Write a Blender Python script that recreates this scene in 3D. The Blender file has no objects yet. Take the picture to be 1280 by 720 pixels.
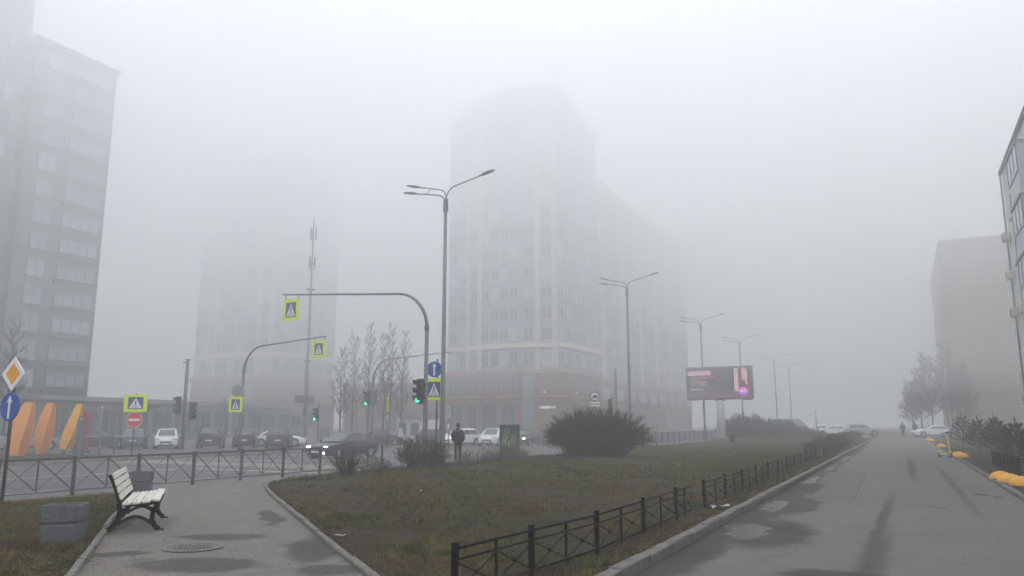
import bpy, bmesh, math, random
import numpy as np
from math import sin, cos, pi, radians, atan2, sqrt
from mathutils import Vector, Matrix
random.seed(7)
rng = np.random.default_rng(11)
S = bpy.context.scene
COL = S.collection

# ------------------------------------------------------------------ camera, sky, sun, exposure
# World frame: the service drive on the right runs along +Y, the boulevard lies to the west (-X).
cam_d = bpy.data.cameras.new("camera")
cam_d.sensor_width = 36.0
cam_d.lens = 36.0 * 967.0 / 1280.0
cam_d.clip_start = 0.05
cam_d.clip_end = 4000.0
cam = bpy.data.objects.new("camera", cam_d)
cam.location = (0, 0, 1.6)
cam.rotation_euler = (radians(90) + math.atan(170.0 / 967.0), 0, radians(26.4))
COL.objects.link(cam)
S.camera = cam

W = bpy.data.worlds.new("World")
S.world = W
W.use_nodes = True
wn, wl = W.node_tree.nodes, W.node_tree.links
wn.clear()
sky = wn.new("ShaderNodeTexSky")
sky.sky_type = 'NISHITA'
sky.sun_disc = False
sky.sun_elevation = radians(38)
sky.sun_rotation = radians(150)
sky.dust_density = 6.0
hsv = wn.new("ShaderNodeHueSaturation")
hsv.inputs['Saturation'].default_value = 0.12
mixw = wn.new("ShaderNodeMixRGB")
mixw.inputs[0].default_value = 0.75
mixw.inputs[2].default_value = (6.5, 6.75, 7.08, 1)      # flat overcast layer in the sky's own units
bgn = wn.new("ShaderNodeBackground")
bgn.inputs['Strength'].default_value = 0.12
wo = wn.new("ShaderNodeOutputWorld")
wl.new(sky.outputs[0], hsv.inputs['Color'])
wl.new(hsv.outputs[0], mixw.inputs[1])
wl.new(mixw.outputs[0], bgn.inputs[0])
wl.new(bgn.outputs[0], wo.inputs[0])

sun_d = bpy.data.lights.new("sun", 'SUN')
sun_d.energy = 0.5
sun_d.angle = radians(40)
sun_d.color = (1.0, 0.97, 0.93)
sun = bpy.data.objects.new("sun", sun_d)
sun.rotation_euler = (radians(90 - 38), 0, radians(180 - 150))
COL.objects.link(sun)

S.view_settings.view_transform = 'Standard'
S.view_settings.look = 'None'
S.view_settings.exposure = 1.95
S.view_settings.gamma = 1.0
S.render.engine = 'CYCLES'
S.cycles.volume_bounces = 3
S.cycles.max_bounces = 6
S.cycles.diffuse_bounces = 3
S.cycles.glossy_bounces = 2
S.cycles.use_denoising = True

HAZE_DENSITY = 0.0060
HAZE_COLOR = (0.968, 0.978, 0.991, 1)

# ------------------------------------------------------------------ materials
def pmat(name, col, rough=0.7, var=0.2, scale=6.0, bump=0.0, metallic=0.0, spec=0.5, detail=4.0, emit=None, estr=0.0, col2=None):
    m = bpy.data.materials.new(name)
    m.use_nodes = True
    n, l = m.node_tree.nodes, m.node_tree.links
    b = n['Principled BSDF']
    b.inputs['Roughness'].default_value = rough
    b.inputs['Metallic'].default_value = metallic
    b.inputs['Specular IOR Level'].default_value = spec
    tc = n.new("ShaderNodeTexCoord")
    nz = n.new("ShaderNodeTexNoise")
    nz.inputs['Scale'].default_value = scale
    nz.inputs['Detail'].default_value = detail
    nz.inputs['Roughness'].default_value = 0.62
    l.new(tc.outputs['Object'], nz.inputs['Vector'])
    cr = n.new("ShaderNodeValToRGB")
    c = Vector(col)
    lo = c * (1 - var)
    hi = Vector(col2) if col2 else c * (1 + var)
    cr.color_ramp.elements[0].position = 0.3
    cr.color_ramp.elements[1].position = 0.72
    cr.color_ramp.elements[0].color = (*lo, 1)
    cr.color_ramp.elements[1].color = (*hi, 1)
    l.new(nz.outputs['Fac'], cr.inputs[0])
    l.new(cr.outputs[0], b.inputs['Base Color'])
    if bump:
        bp = n.new("ShaderNodeBump")
        bp.inputs['Strength'].default_value = bump
        bp.inputs['Distance'].default_value = 0.02
        l.new(nz.outputs['Fac'], bp.inputs['Height'])
        l.new(bp.outputs[0], b.inputs['Normal'])
    if emit:
        b.inputs['Emission Color'].default_value = (*emit, 1)
        b.inputs['Emission Strength'].default_value = estr
        m.cycles.emission_sampling = 'NONE'
    return m

def nmat(name):
    m = bpy.data.materials.new(name); m.use_nodes = True
    return m, m.node_tree.nodes, m.node_tree.links, m.node_tree.nodes['Principled BSDF']

def noise(n, l, scale, detail=5, rough=0.6, dist=0.0, coord='Object'):
    tc = n.new("ShaderNodeTexCoord"); nz = n.new("ShaderNodeTexNoise")
    nz.inputs['Scale'].default_value = scale; nz.inputs['Detail'].default_value = detail
    nz.inputs['Roughness'].default_value = rough; nz.inputs['Distortion'].default_value = dist
    l.new(tc.outputs[coord], nz.inputs['Vector'])
    return nz.outputs['Fac']

def ramp(n, l, fac, stops):
    cr = n.new("ShaderNodeValToRGB")
    el = cr.color_ramp.elements
    while len(el) < len(stops): el.new(0.5)
    for e, (p, c) in zip(el, stops):
        e.position = p; e.color = (*c, 1)
    l.new(fac, cr.inputs[0])
    return cr.outputs[0]

def mixc(n, l, fac, a, b, mode='MIX'):
    mx = n.new("ShaderNodeMixRGB"); mx.blend_type = mode
    for i, v in ((0, fac), (1, a), (2, b)):
        if isinstance(v, (int, float)): mx.inputs[i].default_value = (v if i == 0 else (v, v, v, 1))
        elif isinstance(v, tuple): mx.inputs[i].default_value = (*v, 1)
        else: l.new(v, mx.inputs[i])
    return mx.outputs[0]

def stain_mask(n, l, stains, soft=0.22, warp=0.35, wscale=1.6):
    """soft-edged irregular patches at fixed places on a surface: (x, y, radius along, radius across, turn)"""
    tc = n.new("ShaderNodeTexCoord"); nz = n.new("ShaderNodeTexNoise")
    nz.inputs['Scale'].default_value = wscale; nz.inputs['Detail'].default_value = 5; nz.inputs['Roughness'].default_value = 0.6
    l.new(tc.outputs['Object'], nz.inputs['Vector'])
    sub = n.new("ShaderNodeVectorMath"); sub.operation = 'SUBTRACT'; sub.inputs[1].default_value = (0.5, 0.5, 0.5)
    l.new(nz.outputs['Color'], sub.inputs[0])
    scl = n.new("ShaderNodeVectorMath"); scl.operation = 'SCALE'; scl.inputs['Scale'].default_value = warp * 2
    l.new(sub.outputs[0], scl.inputs[0])
    add = n.new("ShaderNodeVectorMath"); add.operation = 'ADD'
    l.new(tc.outputs['Object'], add.inputs[0]); l.new(scl.outputs[0], add.inputs[1])
    last = None
    for (x, y, rx, ry, rz) in stains:
        mp = n.new("ShaderNodeMapping"); mp.vector_type = 'TEXTURE'
        mp.inputs['Location'].default_value = (x, y, 0); mp.inputs['Rotation'].default_value = (0, 0, rz); mp.inputs['Scale'].default_value = (rx, ry, 50)
        l.new(add.outputs[0], mp.inputs['Vector'])
        ln = n.new("ShaderNodeVectorMath"); ln.operation = 'LENGTH'; l.new(mp.outputs[0], ln.inputs[0])
        mr = n.new("ShaderNodeMapRange"); mr.interpolation_type = 'SMOOTHSTEP'
        mr.inputs['From Min'].default_value = 1 + soft; mr.inputs['From Max'].default_value = 1 - soft
        l.new(ln.outputs['Value'], mr.inputs['Value'])
        if last is None: last = mr.outputs[0]
        else:
            mx = n.new("ShaderNodeMath"); mx.operation = 'MAXIMUM'; l.new(last, mx.inputs[0]); l.new(mr.outputs[0], mx.inputs[1]); last = mx.outputs[0]
    return last

def asphalt(name, base, dark, speck=0.5, rlo=0.35, rhi=0.8, sc=0.35, stains=None, tracks=None, pools=None, cracks=0.0, wetdark=0.5):
    m, n, l, b = nmat(name)
    big = noise(n, l, sc, 6, 0.6, 0.4)
    c = ramp(n, l, big, [(0.32, dark), (0.5, base), (0.75, tuple(x * 1.1 for x in base))])
    fine = noise(n, l, 42.0, 4, 0.8)
    g = ramp(n, l, fine, [(0.36, (1 - speck,) * 3), (0.64, (1 + speck,) * 3)])
    c = mixc(n, l, 1.0, c, g, 'MULTIPLY')
    mid = noise(n, l, 2.3, 6, 0.7, 0.8)
    st = ramp(n, l, mid, [(0.3, (0.86, 0.855, 0.85)), (0.65, (1.05, 1.04, 1.03))])
    c = mixc(n, l, 1.0, c, st, 'MULTIPLY')
    grit = noise(n, l, 9.0, 6, 0.8)
    gr = ramp(n, l, grit, [(0.28, (0.7, 0.69, 0.68)), (0.42, (1, 1, 1))])
    c = mixc(n, l, 1.0, c, gr, 'MULTIPLY')
    if cracks:
        tc = n.new("ShaderNodeTexCoord"); vz = n.new("ShaderNodeTexVoronoi"); vz.feature = 'DISTANCE_TO_EDGE'
        vz.inputs['Scale'].default_value = cracks
        w = n.new("ShaderNodeTexNoise"); w.inputs['Scale'].default_value = 2.2; w.inputs['Detail'].default_value = 5
        l.new(tc.outputs['Object'], w.inputs['Vector'])
        ad = n.new("ShaderNodeVectorMath"); ad.operation = 'ADD'
        sc_ = n.new("ShaderNodeVectorMath"); sc_.operation = 'SCALE'; sc_.inputs['Scale'].default_value = 0.9
        l.new(w.outputs['Color'], sc_.inputs[0]); l.new(tc.outputs['Object'], ad.inputs[0]); l.new(sc_.outputs[0], ad.inputs[1])
        l.new(ad.outputs[0], vz.inputs['Vector'])
        k = ramp(n, l, vz.outputs['Distance'], [(0.0, (0.45, 0.44, 0.43)), (0.010, (1, 1, 1))])
        keep = ramp(n, l, noise(n, l, 0.5, 2, 0.5), [(0.48, (0, 0, 0)), (0.56, (1, 1, 1))])
        c = mixc(n, l, keep, c, mixc(n, l, 1.0, c, k, 'MULTIPLY'))
    r = ramp(n, l, big, [(0.3, (rlo,) * 3), (0.62, (rhi,) * 3)])
    if stains:
        ms = stain_mask(n, l, stains)
        if tracks:
            mt_ = stain_mask(n, l, tracks, 0.55, 0.07, 1.4)
            mx_ = n.new('ShaderNodeMath'); mx_.operation = 'MULTIPLY_ADD'; mx_.inputs[1].default_value = 0.75
            l.new(mt_, mx_.inputs[0]); l.new(ms, mx_.inputs[2]); mx_.use_clamp = True; ms = mx_.outputs[0]
        c = mixc(n, l, ms, c, mixc(n, l, 1.0, c, (wetdark,) * 3, 'MULTIPLY'))
        r = mixc(n, l, ms, r, 0.72)
        spx = mixc(n, l, ms, 0.35, 0.10)
    if pools:
        mp_ = stain_mask(n, l, pools, 0.25, 0.34, 3.2)
        c = mixc(n, l, mp_, c, mixc(n, l, 1.0, c, (0.55,) * 3, 'MULTIPLY'))
        r = mixc(n, l, mp_, r, 0.24)
        spx = mixc(n, l, mp_, spx, 0.06)
    l.new(c, b.inputs['Base Color'])
    l.new(r, b.inputs['Roughness'])
    b.inputs['Specular IOR Level'].default_value = 0.35
    if stains: l.new(spx, b.inputs['Specular IOR Level'])
    bp = n.new("ShaderNodeBump"); bp.inputs['Strength'].default_value = 0.3; bp.inputs['Distance'].default_value = 0.006
    l.new(fine, bp.inputs['Height'])
    if not pools: l.new(bp.outputs[0], b.inputs['Normal'])
    return m

MT = {}
DRIVE_STAINS = [(-2.5, 20, 0.42, 16, 0), (-2.55, 45, 0.3, 20, 0), (-2.0, 12.6, 0.72, 1.7, 0.1), (-2.15, 16.9, 0.55, 1.9, 0.04), (-2.3, 21, 0.5, 2, 0), (-2.4, 27, 0.5, 3, 0),
                (-0.8, 9.3, 0.55, 0.36, 0.3), (0.95, 9.15, 0.3, 0.2, 0.1), (1.6, 21, 0.12, 0.9, 0.3), (0.5, 17.6, 0.06, 0.4, 0.6), (0.2, 34, 0.12, 9, 0.0)]
DRIVE_TRACKS = [(-0.43, 10.4, 0.15, 2.6, -0.03), (-0.42, 15.0, 0.09, 5.5, -0.02), (1.1, 26, 0.10, 9, 0.0)]
DRIVE_POOLS = [(-2.22, 12.6, 0.30, 0.95, 0.1), (-2.38, 16.6, 0.2, 1.1, 0.03), (-2.46, 24.5, 0.14, 1.8, 0), (-2.47, 31.5, 0.13, 2.2, 0), (-2.48, 40, 0.12, 3, 0)]
MT['asphalt'] = asphalt('drive_asphalt', (0.112, 0.104, 0.096), (0.094, 0.089, 0.083), rlo=0.6, rhi=0.8, stains=DRIVE_STAINS, tracks=DRIVE_TRACKS, pools=DRIVE_POOLS, cracks=0.35)
PATH_STAINS = [(-8.55, 8.15, 0.66, 0.27, 0.42), (-7.2, 6.5, 0.8, 0.45, 0.4), (-6.75, 8.0, 1.1, 0.34, -0.86), (-9.6, 10.2, 1.2, 0.16, -0.8), (-10.9, 8.45, 1.1, 0.13, -0.8), (-5.6, 6.9, 0.4, 0.3, 0.2), (-8.6, 6.5, 0.5, 0.2, 0.8)]
MT['path'] = asphalt('path_asphalt', (0.145, 0.130, 0.114), (0.118, 0.107, 0.096), rlo=0.65, rhi=0.85, stains=PATH_STAINS, cracks=0.45, wetdark=0.55)
MT['road'] = asphalt('road_asphalt', (0.076, 0.075, 0.075), (0.06, 0.06, 0.062), rlo=0.5, rhi=0.72)
MT['patch'] = asphalt('patch_asphalt', (0.112, 0.100, 0.085), (0.092, 0.083, 0.071), rlo=0.65, rhi=0.85)
MT['seam'] = pmat('bitumen_seam', (0.05, 0.048, 0.046), 0.75, 0.2, 9, 0.05, detail=6, spec=0.2)
MT['kerb'] = pmat('kerb_concrete', (0.125, 0.113, 0.098), 0.85, 0.35, 9, 0.5, detail=8)
MT['pkerb'] = pmat('path_kerb', (0.15, 0.138, 0.12), 0.9, 0.4, 12, 0.5, detail=8)
MT['rkerb'] = pmat('road_kerb', (0.2, 0.2, 0.195), 0.85, 0.3, 9, 0.3)
MT['white_paint'] = pmat('road_white', (0.33, 0.33, 0.325), 0.6, 0.35, 5, detail=8)
MT['yellow_paint'] = pmat('road_yellow', (0.22, 0.195, 0.13), 0.6, 0.35, 5, detail=8)
MT['iron'] = pmat('black_iron', (0.010, 0.0095, 0.0095), 0.6, 0.4, 14, 0.1, spec=0.12)
MT['grey_steel'] = pmat('grey_railing', (0.085, 0.09, 0.1), 0.5, 0.25, 10)
MT['galv'] = pmat('galvanised', (0.2, 0.21, 0.225), 0.5, 0.15, 7, metallic=0.3)
MT['lamp_head'] = pmat('lamp_housing', (0.19, 0.2, 0.215), 0.5, 0.12, 6)
MT['mast'] = pmat('mast_grey', (0.15, 0.158, 0.175), 0.5, 0.15, 7, metallic=0.2)
MT['lime'] = pmat('fluorescent_border', (0.72, 0.86, 0.02), 0.5, 0.06, 3)
MT['sign_blue'] = pmat('sign_blue', (0.012, 0.075, 0.36), 0.45, 0.08, 3)
MT['sign_navy'] = pmat('sign_navy', (0.035, 0.085, 0.24), 0.45, 0.08, 3)
MT['sign_white'] = pmat('sign_white', (0.78, 0.78, 0.78), 0.5, 0.06, 4)
MT['sign_black'] = pmat('sign_black', (0.02, 0.02, 0.02), 0.5, 0.1, 4)
MT['sign_red'] = pmat('sign_red', (0.6, 0.03, 0.04), 0.45, 0.08, 4)
MT['sign_amber'] = pmat('sign_amber', (0.8, 0.33, 0.01), 0.45, 0.06, 4)
MT['sign_back'] = pmat('sign_back', (0.3, 0.31, 0.32), 0.5, 0.1, 5, metallic=0.4)
MT['concrete'] = pmat('planter_concrete', (0.115, 0.117, 0.128), 0.9, 0.3, 22, 0.4, detail=8)
MT['soil'] = pmat('planter_soil', (0.03, 0.024, 0.018), 0.95, 0.4, 25, 0.5)
MT['slat'] = pmat('white_painted_wood', (0.62, 0.59, 0.53), 0.65, 0.26, 17, 0.2, detail=8)
MT['black_plastic'] = pmat('black_plastic', (0.02, 0.02, 0.022), 0.55, 0.2, 6)
MT['lens_off'] = pmat('lens_off', (0.02, 0.03, 0.028), 0.3, 0.1, 3)
MT['lens_green'] = pmat('lens_green', (0.02, 0.35, 0.16), 0.3, 0.1, 6, emit=(0.03, 0.95, 0.4), estr=1.0)
MT['lamp_white'] = pmat('headlight_lit', (0.9, 0.9, 0.9), 0.2, 0.02, 3, emit=(1, 0.98, 0.95), estr=3.0)
MT['head_off'] = pmat('headlight_off', (0.5, 0.52, 0.55), 0.15, 0.1, 5)
MT['tail_red'] = pmat('tail_red', (0.25, 0.01, 0.01), 0.25, 0.1, 5)
MT['glass'] = pmat('car_glass', (0.03, 0.034, 0.038), 0.05, 0.1, 2, spec=1.0)
MT['tyre'] = pmat('tyre', (0.015, 0.015, 0.016), 0.8, 0.2, 9)
MT['rim'] = pmat('alloy', (0.35, 0.36, 0.37), 0.35, 0.1, 5, metallic=0.7)
MT['chrome'] = pmat('chrome', (0.7, 0.71, 0.73), 0.15, 0.05, 3, metallic=0.9)
MT['plate'] = pmat('plate_white', (0.7, 0.7, 0.7), 0.5, 0.05, 3)
MT['dome'] = pmat('yellow_dome_paint', (0.74, 0.35, 0.03), 0.6, 0.18, 9, 0.15, detail=7)
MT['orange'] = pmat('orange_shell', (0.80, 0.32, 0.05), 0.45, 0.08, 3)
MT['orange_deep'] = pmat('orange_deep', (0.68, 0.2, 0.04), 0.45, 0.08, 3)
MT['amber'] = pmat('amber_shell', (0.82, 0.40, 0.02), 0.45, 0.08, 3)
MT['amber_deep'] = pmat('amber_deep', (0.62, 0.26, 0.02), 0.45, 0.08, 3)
MT['maroon'] = pmat('maroon_panel', (0.30, 0.02, 0.035), 0.5, 0.1, 3)
MT['bark'] = pmat('bark', (0.06, 0.055, 0.05), 0.9, 0.3, 9, 0.4)
MT['twig'] = pmat('twigs', (0.062, 0.052, 0.05), 0.9, 0.35, 3)
MT['twig_pale'] = pmat('poplar_twigs', (0.085, 0.072, 0.068), 0.9, 0.3, 3)
MT['twig_dark'] = pmat('bush_twigs', (0.046, 0.033, 0.030), 0.9, 0.35, 3)
MT['weed'] = pmat('dry_weed', (0.06, 0.042, 0.032), 0.9, 0.4, 4)
MT['needle'] = pmat('pine_needles', (0.02, 0.03, 0.024), 0.85, 0.45, 3)
MT['leaf'] = pmat('fallen_leaf', (0.10, 0.05, 0.022), 0.8, 0.6, 1.7, detail=2)
MT['litter'] = pmat('paper', (0.3, 0.3, 0.31), 0.6, 0.1, 12)
MT['manhole'] = pmat('cast_iron', (0.075, 0.07, 0.065), 0.5, 0.3, 18, 0.3)
MT['scooter'] = pmat('scooter_yellow', (0.62, 0.58, 0.05), 0.4, 0.1, 5)
MT['cab_green'] = pmat('cabinet_grey_green', (0.055, 0.063, 0.058), 0.6, 0.25, 8)
MT['graffiti'] = pmat('graffiti_paint', (0.33, 0.38, 0.2), 0.6, 0.25, 9)
MT['bb_frame'] = pmat('billboard_frame', (0.15, 0.16, 0.18), 0.6, 0.15, 5)
MT['bb_pole'] = pmat('billboard_pole', (0.42, 0.45, 0.47), 0.6, 0.1, 3)
MT['skin'] = pmat('skin', (0.42, 0.27, 0.2), 0.6, 0.08, 8)
MT['jacket'] = pmat('dark_jacket', (0.02, 0.022, 0.028), 0.8, 0.25, 9)
MT['trousers'] = pmat('dark_trousers', (0.016, 0.017, 0.021), 0.85, 0.2, 9)
MT['shoe'] = pmat('shoe', (0.012, 0.012, 0.012), 0.6, 0.2, 9)
MT['redcoat'] = pmat('brown_coat', (0.12, 0.05, 0.05), 0.8, 0.2, 9)
MT['hair'] = pmat('knit_cap', (0.012, 0.011, 0.012), 0.9, 0.2, 20)

def emat(name, col, s):
    return pmat(name, tuple(x * 0.3 for x in col), 0.5, 0.04, 3, emit=col, estr=s)

def ground_mat():
    m, n, l, b = nmat('lawn_ground')
    big = noise(n, l, 0.28, 6, 0.62, 0.6)
    mid = noise(n, l, 1.5, 6, 0.7, 0.5)
    fin = noise(n, l, 22.0, 5, 0.75)
    c = ramp(n, l, mid, [(0.36, (0.011, 0.009, 0.007)), (0.45, (0.034, 0.023, 0.015)), (0.54, (0.062, 0.044, 0.024)), (0.64, (0.030, 0.038, 0.014))])
    g = ramp(n, l, big, [(0.42, (0.052, 0.036, 0.022)), (0.60, (0.032, 0.037, 0.014))])
    c = mixc(n, l, 0.45, c, g)
    f = ramp(n, l, fin, [(0.34, (0.35,) * 3), (0.66, (1.7,) * 3)])
    c = mixc(n, l, 1.0, c, f, 'MULTIPLY')
    l.new(c, b.inputs['Base Color'])
    b.inputs['Roughness'].default_value = 0.95
    b.inputs['Specular IOR Level'].default_value = 0.15
    bp = n.new("ShaderNodeBump"); bp.inputs['Strength'].default_value = 0.9; bp.inputs['Distance'].default_value = 0.05
    l.new(fin, bp.inputs['Height']); l.new(bp.outputs[0], b.inputs['Normal'])
    return m
MT['ground'] = ground_mat()

def grass_mat():
    m, n, l, b = nmat('grass_blades')
    mid = noise(n, l, 0.75, 7, 0.72, 1.0)
    fin = noise(n, l, 6.0, 4, 0.75)
    c1 = ramp(n, l, mid, [(0.38, (0.080, 0.047, 0.026)), (0.46, (0.112, 0.082, 0.037)), (0.53, (0.082, 0.080, 0.026)), (0.61, (0.040, 0.062, 0.016))])
    f = ramp(n, l, fin, [(0.34, (0.22,) * 3), (0.66, (2.3,) * 3)])
    l.new(mixc(n, l, 1.0, c1, f, 'MULTIPLY'), b.inputs['Base Color'])
    b.inputs['Roughness'].default_value = 0.9
    b.inputs['Specular IOR Level'].default_value = 0.1
    return m
MT['grass'] = grass_mat()

# ------------------------------------------------------------------ mesh helpers
class MB:
    def __init__(s): s.v = []; s.f = []
    def add(s, vs, fs):
        o = len(s.v); s.v += [tuple(p) for p in vs]; s.f += [tuple(i + o for i in f) for f in fs]
        return s
    def box(s, c, d, rz=0.0, taper=1.0):
        x, y, z = d[0] / 2, d[1] / 2, d[2] / 2
        vs = []
        for sz, k in ((-1, 1.0), (1, taper)):
            for sx, sy in ((-1, -1), (1, -1), (1, 1), (-1, 1)):
                px, py = sx * x * k, sy * y * k
                vs.append((c[0] + px * cos(rz) - py * sin(rz), c[1] + px * sin(rz) + py * cos(rz), c[2] + sz * z))
        return s.add(vs, [(3, 2, 1, 0), (4, 5, 6, 7), (0, 1, 5, 4), (1, 2, 6, 5), (2, 3, 7, 6), (3, 0, 4, 7)])
    def cbox(s, c, d, b=0.02, rz=0.0):
        # chamfered box
        x, y, z = d[0] / 2, d[1] / 2, d[2] / 2
        rings = [(-z, x - b, y - b), (-z + b, x, y), (z - b, x, y), (z, x - b, y - b)]
        vs = []; fs = []
        for (zz, ax, ay) in rings:
            cc = b if ax == x else 0.0001
            cc = b
            for px, py in ((-ax + cc, -ay), (ax - cc, -ay), (ax, -ay + cc), (ax, ay - cc), (ax - cc, ay), (-ax + cc, ay), (-ax, ay - cc), (-ax, -ay + cc)):
                vs.append((c[0] + px * cos(rz) - py * sin(rz), c[1] + px * sin(rz) + py * cos(rz), c[2] + zz))
        for r in range(3):
            for i in range(8):
                j = (i + 1) % 8
                fs.append((r * 8 + i, r * 8 + j, r * 8 + 8 + j, r * 8 + 8 + i))
        fs.append(tuple(range(7, -1, -1))); fs.append(tuple(range(24, 32)))
        return s.add(vs, fs)
    def tube(s, pts, r, n=8, cap=True):
        pts = [Vector(p) for p in pts]
        rs = r if isinstance(r, (list, tuple)) else [r] * len(pts)
        vs = []; fs = []
        up = Vector((0, 0, 1))
        prev = None
        for i, p in enumerate(pts):
            t = (pts[min(i + 1, len(pts) - 1)] - pts[max(i - 1, 0)])
            if t.length < 1e-9: t = Vector((0, 0, 1))
            t.normalize()
            if prev is None:
                a = t.cross(up if abs(t.z) < 0.95 else Vector((1, 0, 0))).normalized()
            else:
                a = (prev - t * prev.dot(t))
                a = a.normalized() if a.length > 1e-6 else t.orthogonal().normalized()
            prev = a
            b = t.cross(a)
            for k in range(n):
                an = 2 * pi * k / n
                vs.append(p + (a * cos(an) + b * sin(an)) * rs[i])
        for i in range(len(pts) - 1):
            for k in range(n):
                k2 = (k + 1) % n
                fs.append((i * n + k, i * n + k2, (i + 1) * n + k2, (i + 1) * n + k))
        if cap:
            fs.append(tuple(range(n - 1, -1, -1))); fs.append(tuple(range((len(pts) - 1) * n, len(pts) * n)))
        return s.add(vs, fs)
    def lathe(s, prof, n=16, c=(0, 0, 0)):
        vs = []; fs = []
        for (r, z) in prof:
            for k in range(n):
                a = 2 * pi * k / n
                vs.append((c[0] + r * cos(a), c[1] + r * sin(a), c[2] + z))
        for i in range(len(prof) - 1):
            for k in range(n):
                k2 = (k + 1) % n
                fs.append((i * n + k, i * n + k2, (i + 1) * n + k2, (i + 1) * n + k))
        fs.append(tuple(range(n - 1, -1, -1))); fs.append(tuple(range((len(prof) - 1) * n, len(prof) * n)))
        return s.add(vs, fs)
    def prism(s, poly, z0, z1):
        # counter-clockwise plan polygon extruded from z0 to z1
        n = len(poly)
        vs = [(p[0], p[1], z0) for p in poly] + [(p[0], p[1], z1) for p in poly]
        fs = [tuple(range(n - 1, -1, -1)), tuple(range(n, 2 * n))] + [(i, (i + 1) % n, n + (i + 1) % n, n + i) for i in range(n)]
        return s.add(vs, fs)
    def plate(s, poly, y0, y1):
        # polygon in the XZ plane (counter-clockwise seen from -Y) extruded along Y
        n = len(poly)
        vs = [(p[0], y0, p[1]) for p in poly] + [(p[0], y1, p[1]) for p in poly]
        fs = [tuple(range(n)), tuple(range(2 * n - 1, n - 1, -1))] + [((i + 1) % n, i, n + i, n + (i + 1) % n) for i in range(n)]
        return s.add(vs, fs)
    def disc(s, cx, cz, r, y0, y1, n=28):
        return s.plate([(cx + r * cos(2 * pi * k / n), cz + r * sin(2 * pi * k / n)) for k in range(n)], y0, y1)
    def sheet(s, poly, z):
        n = len(poly)
        return s.add([(p[0], p[1], z) for p in poly], [tuple(range(n))])
    def ring(s, outer, inner, y0, y1):
        # frame between two equal-length outlines in XZ
        n = len(outer)
        vs = [(p[0], y0, p[1]) for p in outer] + [(p[0], y0, p[1]) for p in inner] + [(p[0], y1, p[1]) for p in outer] + [(p[0], y1, p[1]) for p in inner]
        fs = []
        for i in range(n):
            j = (i + 1) % n
            fs += [(i, j, n + j, n + i), (2 * n + j, 2 * n + i, 3 * n + i, 3 * n + j), (j, i, 2 * n + i, 2 * n + j), (n + i, n + j, 3 * n + j, 3 * n + i)]
        return s.add(vs, fs)

def rect(cx, cz, w, h):
    return [(cx - w / 2, cz - h / 2), (cx + w / 2, cz - h / 2), (cx + w / 2, cz + h / 2), (cx - w / 2, cz + h / 2)]

def mesh_of(name, mb, mat, smooth=False):
    me = bpy.data.meshes.new(name)
    me.from_pydata(mb.v, [], mb.f)
    if mat is not None: me.materials.append(mat if not isinstance(mat, str) else MT[mat])
    if smooth:
        me.polygons.foreach_set('use_smooth', [True] * len(me.polygons))
    me.update()
    return me

def obj(name, mb, mat, parent=None, smooth=False, loc=None, rz=None, kind=None):
    me = mb if isinstance(mb, bpy.types.Mesh) else mesh_of(name, mb, mat, smooth)
    o = bpy.data.objects.new(name, me)
    COL.objects.link(o)
    if parent is not None: o.parent = parent
    if loc is not None: o.location = loc
    if rz is not None: o.rotation_euler = (0, 0, rz)
    if kind: o['kind'] = kind
    return o

def tag(o, label, cat, group=None):
    o['label'] = label; o['category'] = cat
    if group: o['group'] = group
    return o

def thing(name, label, cat, loc=(0, 0, 0), rz=0.0, group=None):
    o = bpy.data.objects.new(name, None)
    o.empty_display_size = 0.2
    COL.objects.link(o)
    o.location = loc; o.rotation_euler = (0, 0, rz)
    return tag(o, label, cat, group)

def setting(name):
    o = bpy.data.objects.new(name, None)
    COL.objects.link(o); o['kind'] = 'structure'
    return o

def dup(root, loc, rz=0.0, label=None, group=None, scale=None):
    def cp(o, parent):
        c = o.copy(); COL.objects.link(c)
        if parent is not None: c.parent = parent
        for ch in list(o.children): cp(ch, c)
        return c
    r = cp(root, None)
    r.location = loc; r.rotation_euler = (0, 0, rz)
    if scale: r.scale = (scale,) * 3
    if label: r['label'] = label
    if group: r['group'] = group
    return r

def gz(x):
    # ground height across the street (west to east)
    K = [(-1600, -0.36), (-19.3, -0.36), (-19.14, -0.18), (-17.9, -0.13), (-15.0, 0.05), (-2.9, 0.05), (-2.84, -0.03), (2.2, -0.03), (2.3, 0.03), (1600, 0.03)]
    for (a, za), (b, zb) in zip(K, K[1:]):
        if a <= x <= b: return za + (zb - za) * (x - a) / (b - a)
    return 0.0

# ------------------------------------------------------------------ setting: ground, roads, kerbs, paths
g = MB()
xs = [-1480, -200, -80, -45, -19.3, -19.14, -17.9, -16.5, -15.0, -10, -6, -2.9, -2.84, 2.2, 2.3, 6, 12, 60, 1480]
ys = [-1480, -100, -20, 0, 10, 20, 30, 40, 60, 80, 100, 140, 200, 1480]
for y in ys:
    for x in xs: g.v.append((x, y, gz(x)))
nx = len(xs)
for j in range(len(ys) - 1):
    for i in range(nx - 1):
        g.f.append((j * nx + i, j * nx + i + 1, (j + 1) * nx + i + 1, (j + 1) * nx + i))
obj('ground', g, 'ground', kind='structure')

def strip_sheet(name, x0, x1, y0, y1, z, mat, thick=0.0):
    m = MB()
    if thick: m.box(((x0 + x1) / 2, (y0 + y1) / 2, z - thick / 2), (x1 - x0, y1 - y0, thick))
    else: m.sheet([(x0, y0), (x1, y0), (x1, y1), (x0, y1)], z)
    return obj(name, m, mat, kind='structure')

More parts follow.
